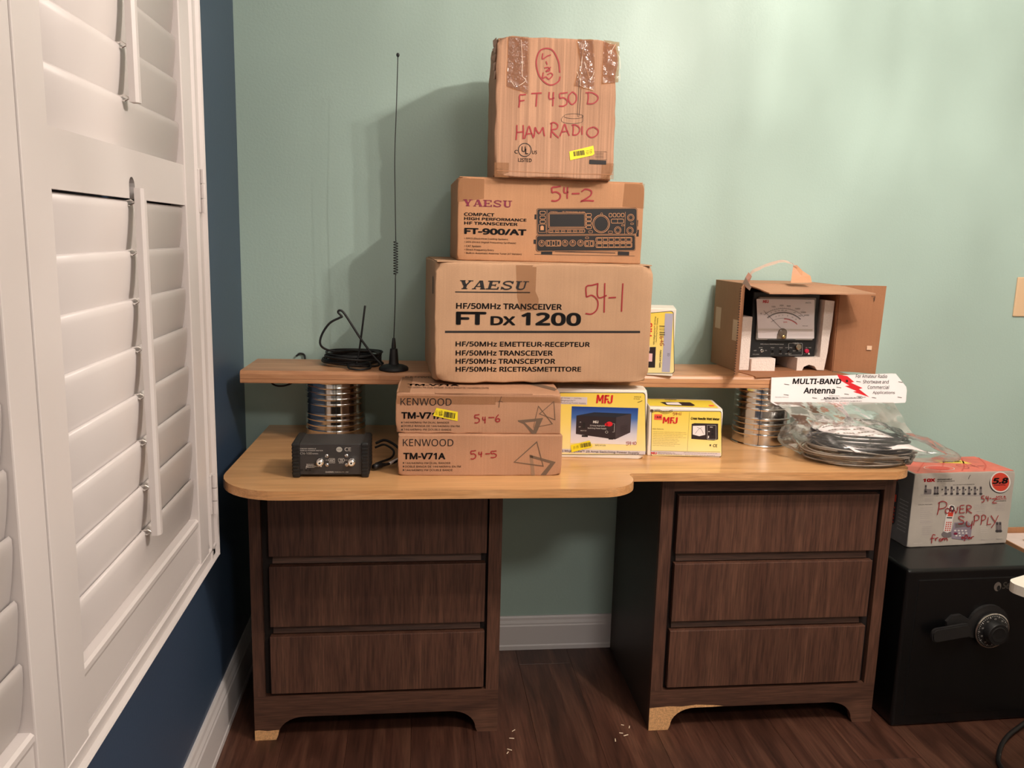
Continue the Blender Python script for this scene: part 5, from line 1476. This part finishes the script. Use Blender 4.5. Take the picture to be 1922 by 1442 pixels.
# folded header card, leaning on the shelf edge
hc = [(1.3625, 0.868), (1.688, 0.8805), (1.699, 0.880), (1.7275, 0.847), (1.7290, 0.838), (1.7270, 0.811), (1.7245, 0.8065), (1.56, 0.800), (1.42, 0.7955), (1.375, 0.799), (1.3605, 0.807)]
yt = lambda z: -0.2795-(0.88-z)*0.18
bm = bmesh.new()
F = [bm.verts.new((x-1.56, yt(z)-0.0016+0.37, z-HD)) for x, z in hc]
B = [bm.verts.new((x-1.56, yt(z)+0.0008+0.37, z-HD)) for x, z in hc]
bm.faces.new(F); bm.faces.new(B[::-1])
for k in range(len(hc)): bm.faces.new((F[k], B[k], B[(k+1) % len(hc)], F[(k+1) % len(hc)]))
bmesh.ops.recalc_face_normals(bm, faces=bm.faces)
card = from_bm('header_card', bm, M_PAPER, t)
A = Art(card, [(350, 268), (1415, 265), (1425, 60), (375, 80)], 0.3665, 0.069, lambda u, v, e: (1.3605+u-1.56, yt(0.811+v*1.0)-0.0016-e+0.37, 0.811+v-0.004*(1-abs(2*u/0.3665-1))*0-HD))
A.text('header_lettering', M_INK, 'MULTI-BAND', 525, 108, 888, 152, bold=0.03, shear=0.18)
A.text('header_lettering', M_INK, 'Antenna', 598, 172, 835, 218, bold=0.03, shear=0.15)
for s_, x0, x1, y in (('For Amateur Radio', 1008, 1262, 68), ('Shortwave and', 1062, 1272, 108), ('Commercial', 1096, 1272, 148), ('Applications', 1134, 1320, 190)):
    A.text('header_lettering', M_INK, s_, x0, y, x1, y+30, bold=0.006, shear=0.1)
A.poly('red_bolt', M_REDP, [(860, 76), (940, 88), (990, 128), (965, 135), (1055, 172), (1025, 180), (1105, 238), (975, 200), (1005, 195), (915, 160), (950, 155), (880, 118)], 1)
A.disc('red_bolt>card_hole', M_INK, 933, 122, 9, 9, 12, 4)
A.text('maker_lettering', M_INK, 'ALPHA DELTA', 742, 240, 855, 256, bold=0.04); A.text('maker_lettering', M_INK, 'COMMUNICATIONS, INC.', 862, 240, 998, 248, bold=0.02)
A.stroke('maker_lettering', M_INK, [(718, 260), (1000, 247)], 0.0006, False); A.frame('maker_lettering', M_INK, 1004, 232, 1045, 248, 0.0007, 3); A.text('maker_lettering', M_INK, 'AA', 1012, 235, 1038, 245, bold=0.03); A.stroke('maker_lettering', M_INK, [(1048, 240), (1076, 238)], 0.0007, False)
A.text('maker_lettering', M_INK, 'Manchester, KY 40962  (606) 598-2029  Fax (606) 598-4413', 750, 263, 1040, 276); A.text('maker_lettering', M_REDP, 'Made in U.S.A.', 785, 226, 866, 234)
A.text('maker_lettering', M_INKF, 'Patent pending  Printed in U.S.A.', 385, 240, 482, 250)
for x, y in ((478, 155), (465, 228), (672, 248), (866, 170), (922, 218), (1025, 125), (1373, 121), (1142, 242), (1360, 237)):
    A.stroke('staples', mat('staple_metal', (120, 115, 110), rough=0.3, metal=1), [(x-18, y-2), (x+18, y+2)], 0.0012, False, lift=3)
A.done()

def loops(name, parent, n, seed, rad, m, r0, zlo, zhi):
    bm = bmesh.new(); rr_ = random.Random(seed)
    pts = []
    for k in range(n):
        a0 = rr_.uniform(0, 0.5); rx, ry = r0*rr_.uniform(0.84, 1.1), r0*0.66*rr_.uniform(0.82, 1.12)
        ox, oy = rr_.uniform(-0.008, 0.008), rr_.uniform(-0.006, 0.006); z = zlo+(zhi-zlo)*(k+rr_.random())/n
        ta, tb = rr_.uniform(-0.006, 0.006), rr_.uniform(-0.004, 0.004)
        for q in range(14):
            a = 2*PI*q/14+a0*0.0
            pts.append((ox+rx*math.cos(a), oy+ry*math.sin(a), max(rad*1.2, z+ta*math.cos(a)+tb*math.sin(2*a)-0.010*(math.cos(a) > 0)*math.cos(a))))
    tube_bm(bm, catmull(pts, 3), rad, 6)
    return from_bm(name, bm, m, parent, True)
wa = thing('wire_antenna', 'coiled grey and black wire antenna inside the clear plastic bag', 'antenna', (1.555, -0.385, HD))
loops('grey_wire', wa, 15, 3, 0.0022, mat('grey_wire', (150, 140, 130), rough=0.35), 0.128, 0.006, 0.046)
loops('black_wire', wa, 13, 6, 0.0028, mat('black_wire', (34, 32, 34), rough=0.4), 0.118, 0.016, 0.074)
# instruction sheet folded over the coil
sh = [(1.452, -0.352), (1.552, -0.350), (1.60, -0.375), (1.70, -0.455), (1.660, -0.490), (1.545, -0.478), (1.46, -0.47), (1.437, -0.40)]
vs, fs = [], []
NX, NY = 16, 10
for j in range(NY+1):
    for i_ in range(NX+1):
        a, b = i_/NX, j/NY
        p0 = Vector((1.440, -0.345, 0.757)); p1 = Vector((1.560, -0.335, 0.764)); p2 = Vector((1.700, -0.455, 0.716)); p3 = Vector((1.500, -0.475, 0.722))
        p = p0*(1-a)*(1-b)+p1*a*(1-b)+p2*a*b+p3*(1-a)*b
        p.z += 0.012*math.sin(a*PI)*(1-b*0.5)+0.004*math.sin(a*7+b*3)
        p.y -= 0.01*math.sin(b*PI)*(1-a)
        vs.append(p)
for j in range(NY):
    for i_ in range(NX):
        q = j*(NX+1)+i_; fs.append((q, q+NX+1, q+NX+2, q+1))
sheet = tag(mk('instruction_sheet', vs, fs, M_PAPER, None, True), 'folded white instruction sheet on the wire coil in the bag', 'paper')
sm = sheet.modifiers.new('thickness', 'SOLIDIFY'); sm.thickness = 0.0008
vs2, fs2 = [], []
for r_ in range(7):
    b = 0.18+r_*0.11
    for seg in range(14):
        a0_, a1_ = 0.1+seg*0.055, 0.1+seg*0.055+0.04
        if (seg+r_) % 5 == 4: continue
        def S(a, bb):
            i_, j = min(int(a*NX), NX-1), min(int(bb*NY), NY-1); fa, fb = a*NX-i_, bb*NY-j
            q = j*(NX+1)+i_
            return vs[q]*(1-fa)*(1-fb)+vs[q+1]*fa*(1-fb)+vs[q+NX+1]*(1-fa)*fb+vs[q+NX+2]*fa*fb+Vector((0, 0, 0.0012))
        k = len(vs2); vs2 += [S(a0_, b), S(a1_, b), S(a1_, b+0.018), S(a0_, b+0.018)]; fs2.append((k, k+3, k+2, k+1))
mk('fine_print', vs2, fs2, M_INKG, sheet)

# ------------------------------------------------------------------ safe
SX, SY, SW_, SD_, SH_ = 1.6685, -0.474, 0.390, 0.345, 0.4225
t = thing('floor_safe', 'black steel safe with combination dial right of the cabinets', 'safe', (SX, SY, 0), math.radians(1.9))
box('safe_body', 0, SW_, 0.0, SD_, 0, SH_, M_SAFE, t, 0.008, 4)
DR = 0.003
bm = bmesh.new()
# thin dark gap around the door, door plate flush with the front
bx(bm, 0.029, SW_-0.029, -0.0006, 0.001, 0.030, SH_-0.026, 0, 1)
from_bm('door_gap', bm, mat('deep_black', (6, 6, 6), rough=0.7), t)
box('door', 0.0305, SW_-0.0305, -0.0026, 0.001, 0.0315, SH_-0.0275, M_SAFE, t, 0.001)
DXc, DZc = 0.2345, 0.262
bm = bmesh.new()
def ring_pts(cx, cz, r, a0, a1, n): return [(cx+r*math.cos(math.radians(a0+(a1-a0)*k/n)), cz+r*math.sin(math.radians(a0+(a1-a0)*k/n))) for k in range(n+1)]
esc = ring_pts(DXc-0.006, DZc+0.008, 0.056, -60, 160, 22)+[(DXc-0.085, DZc+0.042), (DXc-0.108, DZc+0.040), (DXc-0.122, DZc+0.025), (DXc-0.118, DZc+0.004), (DXc-0.08, DZc-0.004), (DXc-0.050, DZc-0.020)]
prism(bm, esc, 'Y', -0.011, -0.0022)
bmesh.ops.triangulate(bm, faces=[f for f in bm.faces if len(f.verts) > 4])
M_SAFE2 = mat('black_cast_plastic', (38, 37, 37), rough=0.42)
from_bm('escutcheon', bm, M_SAFE2, t)
bm = bmesh.new()
prism(bm, rounded([(DXc-0.168, DZc-0.022), (DXc-0.172, DZc+0.014), (DXc-0.075, DZc+0.026), (DXc-0.062, DZc+0.008), (DXc-0.070, DZc-0.010)], [0.014, 0.014, 0.012, 0.01, 0.012], 5), 'Y', -0.030, -0.018)
fs_ = [f for f in bm.faces if len(f.verts) > 4]
bmesh.ops.bevel(bm, geom=list({e for f in fs_ for e in f.edges}), offset=0.003, segments=2, affect='EDGES')
h_ = from_bm('lever_handle', bm, M_SAFE2, t)
lathe('lever_hub', [(0.014, -0.010), (0.013, -0.028)], M_SAFE2, h_, 24, 'Y', (DXc-0.080, 0, DZc+0.006))
d_ = lathe('combination_dial', [(0.0445, -0.010), (0.0455, -0.014), (0.0445, -0.018), (0.0410, -0.0205), (0.0300, -0.024), (0.0280, -0.040), (0.0265, -0.0425)], M_BLK, t, 64, 'Y', (DXc, 0, DZc))
lathe('dial_rim', [(0.0440, -0.0175), (0.0464, -0.0172), (0.0464, -0.0195), (0.0436, -0.0205)], M_CHR, d_, 64, 'Y', (DXc, 0, DZc), caps=False)
bm = bmesh.new()
for k in range(50):
    a = 2*PI*k/50; L0 = 0.0365 if k % 5 == 0 else 0.0388
    c, s = math.cos(a), math.sin(a); w = 0.0005 if k % 5 else 0.0008
    yy = lambda r: -0.0205-(0.0410-r)*0.32-0.0006
    q = [(L0, -w), (0.0408, -w), (0.0408, w), (L0, w)]
    bm.faces.new([bm.verts.new((DXc+r*c-b*s, yy(r), DZc+r*s+b*c)) for r, b in q])
gr = from_bm('dial_marks', bm, M_LTXT, d_)
for k in range(10):
    a = PI/2+2*PI*k/10
    vs_, fs_ = text_geo(str((10-k) % 10*10), 0.02)
    cx_, cz_ = DXc+0.0335*math.cos(a), DZc+0.0335*math.sin(a)
    mk('dial_numeral', [(cx_+(x-0.5)*0.0055, -0.0243, cz_+(y-0.5)*0.0042) for x, y in vs_], fs_, M_LTXT, d_)
lathe('dial_knob_face', [(0.020, -0.0424), (0.0185, -0.0435), (0.004, -0.0415)], M_BLK, d_, 32, 'Y', (DXc, 0, DZc))
logo = Art(t, [(1880, 1112), (1922, 1112), (1922, 1094), (1880, 1094)], 0.060, 0.025, lambda u, v, e: (0.252+u*1.35, -0.0026-e, 0.356+v*1.35))
LG = mat('logo_silver', (120, 112, 104), rough=0.4, metal=0.4)
logo.disc('logo_emblem', LG, 1877, 1103.5, 5.2, 6.5, 18, 2)
logo.disc('logo_emblem>emblem_shield', M_BLK, 1878.5, 1105.5, 2.4, 3.8, 10, 3)
logo.text('logo_lettering', LG, 'Sentry', 1884, 1097, 1913, 1110, bold=0.03, shear=0.15)
logo.done()

# ------------------------------------------------------------------ grey phone-set box on the safe
UW, UD, UH = 0.2990, 0.150, 0.2021
M_UG = mat('silver_grey_print', (186, 178, 168), rough=0.35, var=0.12, vscale=9)
t = closed_box('product_box', 'silver grey printed box with a red top standing on the safe', 'box', (1.7530, -0.3275, SH_+0.0003), math.radians(4.1), UW, UD, UH, M_UG, r=0.0018,
               dents=[((1, 0, 1), 0.008, 0.004), ((0, 0, 0), 0.006, 0.002), ((0.7, 1, 1), 0.02, 0.004)], wob=0.001, seed=20)
CU = [(300, 1235), (1555, 1180), (1697, 245), (375, 290)]
A = Art(t, CU, UW, UH, front)
M_SCR = mat('print_red_orange', (214, 70, 50), rough=0.35)
M_DG = mat('print_dark', (58, 54, 58), rough=0.4); M_MG = mat('print_mid_grey', (120, 112, 112), rough=0.4); M_LG = mat('print_light', (228, 222, 216), rough=0.35); M_PP = mat('print_mauve', (150, 138, 150), rough=0.35)
A.text('print_lettering', M_REDP, '10X', 478, 350, 636, 398, bold=0.06)
A.text('print_lettering#b', M_DG, 'EXPANDABLE', 666, 352, 852, 370, bold=0.03, shear=0.2); A.text('print_lettering#b', M_DG, 'UP TO 10 HANDSETS', 660, 378, 888, 394, bold=0.02, shear=0.2)
A.text('print_lettering#b', M_DG, 'ONLY ONE BASE TO RUN YOUR SYSTEM', 866, 424, 1145, 436, bold=0.02)
def handset(A, cx, cy, w, h, key='small_handsets'):
    rr(A, key, M_MG, cx-w*0.35, cy-h, cx+w*0.35, cy+h*0.2, w*0.2, 2)
    rr(A, key+'>handset_screens', M_DG, cx-w*0.22, cy-h*0.9, cx+w*0.22, cy-h*0.6, w*0.08, 3)
    A.disc(key+'>handset_cradles', M_DG, cx, cy+h*0.18, w*0.5, h*0.16, 12, 3)
for k in range(7):
    cx = 775+k*76; handset(A, cx, 535, 40, 82)
    A.text('print_lettering#b', M_INK, '+', cx-64+8, 484, cx-64+28, 508, bold=0.04)
for cx in (635, 668): handset(A, cx, 535, 36, 80)
rr(A, 'small_handsets', M_MG, 495, 490, 590, 556, 12, 2); handset(A, 515, 510, 34, 76)
A.frame('print_frame', M_PP, 455, 560, 690, 578, 0.0004, 0); A.frame('print_frame', M_PP, 722, 568, 1240, 576, 0.0004, 0)
A.ring('round_badge>badge_rim', M_LG, 1490, 395, 128, 136, 0.003, 36, 4) if False else None
A.disc('round_badge', M_DG, 1482, 412, 138, 134, 36, 1)
A.disc('round_badge>badge_rim', M_LG, 1488, 395, 134, 138, 36, 2)
A.disc('round_badge>badge_face', M_SCR, 1488, 392, 116, 122, 36, 3)
A.text('round_badge>badge_lettering', M_INK, '5.8', 1390, 335, 1588, 418, bold=0.05, shear=0.2, lift=4)
A.text('round_badge>badge_lettering#b', M_MAR, 'DIGITAL', 1400, 424, 1560, 440, bold=0.05, lift=4)
A.text('print_lettering', M_REDP, 'MIX &', 1432, 575, 1560, 600, bold=0.02); A.text('print_lettering', M_REDP, 'MATCH', 1432, 604, 1560, 628, bold=0.02); A.text('print_lettering#b', M_DG, 'HANDSETS', 1432, 636, 1560, 648, bold=0.03)
rp = random.Random(6)
def lines(x0, x1, y0, n, dy, m=M_PP, key='print_small_text'):
    for k in range(n):
        A.text(key, m, 'features and functions list'[:14+rp.randrange(12)], x0, y0+k*dy, x0+(x1-x0)*rp.uniform(0.75, 1), y0+k*dy+9)
A.text('print_small_text#d', M_DG, 'SPECIAL FEATURES', 425, 686, 605, 697, bold=0.02)
lines(455, 625, 730, 8, 26); lines(445, 600, 905, 2, 26); lines(485, 610, 968, 5, 24); lines(1420, 1555, 675, 5, 21, M_MG); lines(505, 630, 605, 3, 18, M_MG); lines(905, 1055, 595, 3, 18, M_MG)
lines(1140, 1330, 690, 3, 26); lines(1170, 1290, 770, 3, 26); lines(1228, 1330, 945, 5, 23, M_LG, 'print_small_text#w'); lines(380, 500, 1174, 1, 20, M_LG, 'print_small_text#w'); lines(1235, 1400, 1130, 1, 20, M_PP)
A.text('print_lettering#w', M_LG, 'Uniden', 1422, 1115, 1510, 1136, bold=0.05)
handset(A, 1440, 1010, 50, 100); handset(A, 1478, 1010, 50, 100)
A.stroke('print_lettering#b', M_DG, [(1095, 300), (1078, 330), (1070, 358)], 0.0016)
# the big pictured handset and its base
A.disc('pictured_phone', M_MG, 800, 1070, 72, 42, 20, 2)
A.poly('pictured_phone>phone_base', M_PP, [(890, 920), (1060, 905), (1118, 960), (1100, 1120), (1030, 1145), (860, 1120), (850, 1040)], 3)
A.poly('pictured_phone>phone_base_shade', M_MG, [(900, 930), (1050, 918), (1085, 960), (900, 990)], 4)
for k in range(10): A.disc('pictured_phone>phone_keys', M_LG, 900+(k % 4)*45+(k//4)*8, 1020+(k//4)*32, 15, 10, 10, 5)
A.disc('pictured_phone>phone_red_key', M_MAR, 905, 1058, 24, 16, 14, 6)
A.poly('pictured_phone>phone_handset', M_LG, [(775, 860), (815, 700), (850, 690), (890, 705), (900, 740), (870, 880), (845, 1030), (800, 1050), (748, 1028)], 4)
A.poly('pictured_phone>phone_handset_top', M_DG, [(815, 775), (828, 712), (850, 700), (880, 712), (890, 740), (878, 788)], 5)
A.poly('pictured_phone>phone_screen', M_SCR, [(810, 788), (878, 790), (866, 842), (800, 838)], 5)
A.rect('pictured_phone>phone_screen_text', M_LG, 836, 728, 866, 756, 6)
A.poly('pictured_phone>phone_band', M_INK, [(790, 850), (862, 852), (856, 866), (788, 862)], 5)
for r_ in range(5):
    for c_ in range(3): A.disc('pictured_phone>phone_buttons', M_SCR, 790+c_*27-r_*4, 916+r_*25, 9, 8, 8, 6)
wU = 0.0024
A.write('handwriting', M_RED, [('5', 1230, 570, 1275, 655), ('4', 1290, 575, 1330, 645), ('-', 1335, 600, 1362, 612), ('z', 1370, 590, 1432, 665)], wU, 8)
A.write('handwriting', M_RED, [('P', 665, 645, 790, 820), ('O', 765, 735, 820, 800), ('W', 835, 715, 930, 800), ('E', 950, 695, 1020, 795), ('R', 1035, 695, 1110, 800),
    ('S', 925, 835, 1020, 935), ('U', 1040, 890, 1120, 1000), ('P', 1130, 820, 1205, 955), ('P', 1225, 820, 1290, 945), ('L', 1305, 850, 1355, 945), ('Y', 1355, 825, 1450, 985),
    ('f', 580, 1070, 650, 1175), ('r', 645, 1085, 690, 1145), ('o', 690, 1095, 735, 1150), ('m', 735, 1090, 800, 1145), ('o', 975, 1080, 1010, 1120), ('P', 1015, 1075, 1055, 1150), ('e' if 'e' in HW else 'o', 1060, 1080, 1095, 1125), ('r', 1100, 1075, 1140, 1125)], wU, 8)
A.done()
# red top
A = Art(t, [(0, 0), (100, 0), (100, -100), (0, -100)], UW, UD, lambda u, v, e: (u, v, UH+e))
M_RT = mat('salmon_red_print', (228, 112, 92), rough=0.35, var=0.2, vscale=18)
A.poly('top_panel', M_RT, [(1, -1), (99, -1), (98, -98), (2, -98)], 1)
A.poly('top_panel>top_label', M_YEL2, [(48, -62), (76, -50), (74, -74), (48, -82)], 2)
A.text('top_panel>top_lettering', M_INK, 'CORDLESS', 52, -70, 70, -62, bold=0.03, lift=4)
for k in range(4): A.stroke('top_panel>top_swoosh', M_SCR, [(5+k*22, -8), (20+k*22, -40), (45+k*18, -90)], 0.004, lift=2)
A.ring('top_panel>top_oval', M_LG, 34, -28, 14, 16, 0.0018, 24, 3); A.disc('top_panel>top_badge', M_SCR, 34, -28, 10, 12, 20, 3)
for ch, x0 in (('5', 56), ('4', 66), ('-', 74)): A.glyph('top_panel>top_handwriting', M_RED, ch, x0, -46, x0+8, -20, 0.002, 5)
A.done()
A = Art(t, [(0, 0), (100, 0), (100, -100), (0, -100)], UD, UH, lambda u, v, e: (-e, UD-u, v))
rr(A, 'side_panel', mat('side_print_grey', (110, 106, 106), rough=0.4, var=0.2, vscale=12), 1, -99, 99, -1, 3, 1)
rr(A, 'side_panel>side_handset', M_DG, 38, -80, 62, -20, 8, 2); A.rect('side_panel>side_screen', M_SCR, 42, -62, 58, -52, 3)
for r_ in range(5):
    for c_ in range(3): A.disc('side_panel>side_buttons', M_SCR, 44+c_*6, -44+r_*5, 1.6, 1.6, 8, 3)
A.disc('side_panel>side_badge', M_SCR, 45, -88, 16, 9, 20, 2); A.text('side_panel>side_lettering', M_INK, '5.8', 36, -92, 54, -84, bold=0.06, lift=4)
for k in range(9): A.text('side_panel>side_small_text', M_LG, 'answering system and phone', 68, -60+k*5, 92, -58+k*5, lift=2)
A.done()

# ------------------------------------------------------------------ paper box beyond the safe, table corner, cable, chips
t = thing('paper_carton', 'low brown carton of papers behind the safe at the right edge', 'carton', (2.125, -0.40, 0))
M_PB = cardboard('kraft_tray', (176, 128, 92))
for q in ((0, 0.32, 0, 0.004), (0, 0.32, 0.266, 0.27), (0, 0.004, 0.004, 0.266), (0.316, 0.32, 0.004, 0.266)):
    box('carton_wall', q[0], q[1], q[2], q[3], 0, 0.395+(0.008 if q[2] > 0.2 else 0), M_PB, t, 0.0008)
box('carton_base', 0.004, 0.316, 0.004, 0.266, 0, 0.004, M_PB, t)
pp = mat('pinkish_paper', (226, 204, 196), rough=0.6, var=0.05)
for k, (dx, dy, rz_, lab) in enumerate(((0.010, 0.010, 0, 'pinkish paper stack filling the carton behind the safe'),)):
    o = box('paper_stack', 0.0, 0.30, 0.0, 0.252, 0.006, 0.388, pp, None, 0.002)
    o.location = (2.125+dx, -0.40+dy, 0); tag(o, lab, 'paper')
o = mk('paper_sheet', [(0, 0, 0), (0.16, 0.03, 0.002), (0.13, 0.2, 0.003), (0.01, 0.17, 0.001), (0, 0, 0.0015), (0.16, 0.03, 0.0035), (0.13, 0.2, 0.0045), (0.01, 0.17, 0.0025)],
       [(0, 3, 2, 1), (4, 5, 6, 7), (0, 1, 5, 4), (1, 2, 6, 5), (2, 3, 7, 6), (3, 0, 4, 7)], mat('tan_paper', (205, 168, 140), rough=0.6), None)
o.location = (2.175, -0.37, 0.3895); tag(o, 'tan paper lying on the pinkish stack behind the safe', 'paper')

t = thing('side_table', 'white table corner poking in at the right edge before the safe', 'table', (1.552, -0.945, 0))
TZ = 0.60
bm = bmesh.new()
prism(bm, rounded([(0.0, 0.0), (0.16, -0.38), (0.85, -0.09), (0.69, 0.29)][::1], [0.022, 0.02, 0.02, 0.02], 6), 'Z', TZ-0.018, TZ)
bmesh.ops.triangulate(bm, faces=[f for f in bm.faces if len(f.verts) > 4])
from_bm('table_top', bm, mat('white_laminate', (206, 199, 186), rough=0.4), t)
for a, b in ((0.20, -0.31), (0.78, -0.07), (0.64, 0.21), (0.33, 0.08)):
    lathe('leg', [(0.013, 0), (0.015, 0.01), (0.015, TZ-0.018)], M_CHR, t, 16, loc=(a, b, 0))

tag(tube('floor_cable', catmull([(2.5, -0.10, 0.005), (2.25, -0.36, 0.005), (2.04, -0.485, 0.012), (1.93, -0.55, 0.010), (1.865, -0.61, 0.006), (1.832, -0.67, 0.006), (1.82, -0.80, 0.006), (1.86, -1.0, 0.006)], 8), 0.0055, M_BLK2, None, 10),
    'thick black cable curving over the floor at the lower right', 'cable')
rc = random.Random(12)
spots = [(0.708, -0.423, 40), (0.700, -0.455, -10), (0.690, -0.500, -30), (0.684, -0.512, 60), (0.985, -0.418, -20), (1.000, -0.428, 70), (0.973, -0.452, -15), (0.983, -0.462, 20), (0.952, -0.480, 80)]
base = None
for k, (x, y, a) in enumerate(spots):
    L = 0.006+rc.random()*0.006
    if base is None:
        bm = bmesh.new(); bx(bm, -0.005, 0.005, -0.0012, 0.0012, 0, 0.0012, 0.0004, 1)
        base = from_bm('wood_splinter', bm, mat('pale_splinter', (228, 208, 180), rough=0.6)); o = base
    else:
        o = base.copy(); C.objects.link(o)
    o.location = (x, y, 0.0001); o.rotation_euler = (0, 0, math.radians(a)); o.scale = (L/0.008, 1, 1)
    tag(o, 'tiny pale splinter on the floor near the left cabinet' if x < 0.8 else 'tiny pale splinter on the floor near the bare foot of the right cabinet', 'splinter', 'tiny splinters by the left cabinet' if x < 0.8 else 'tiny splinters by the right cabinet')
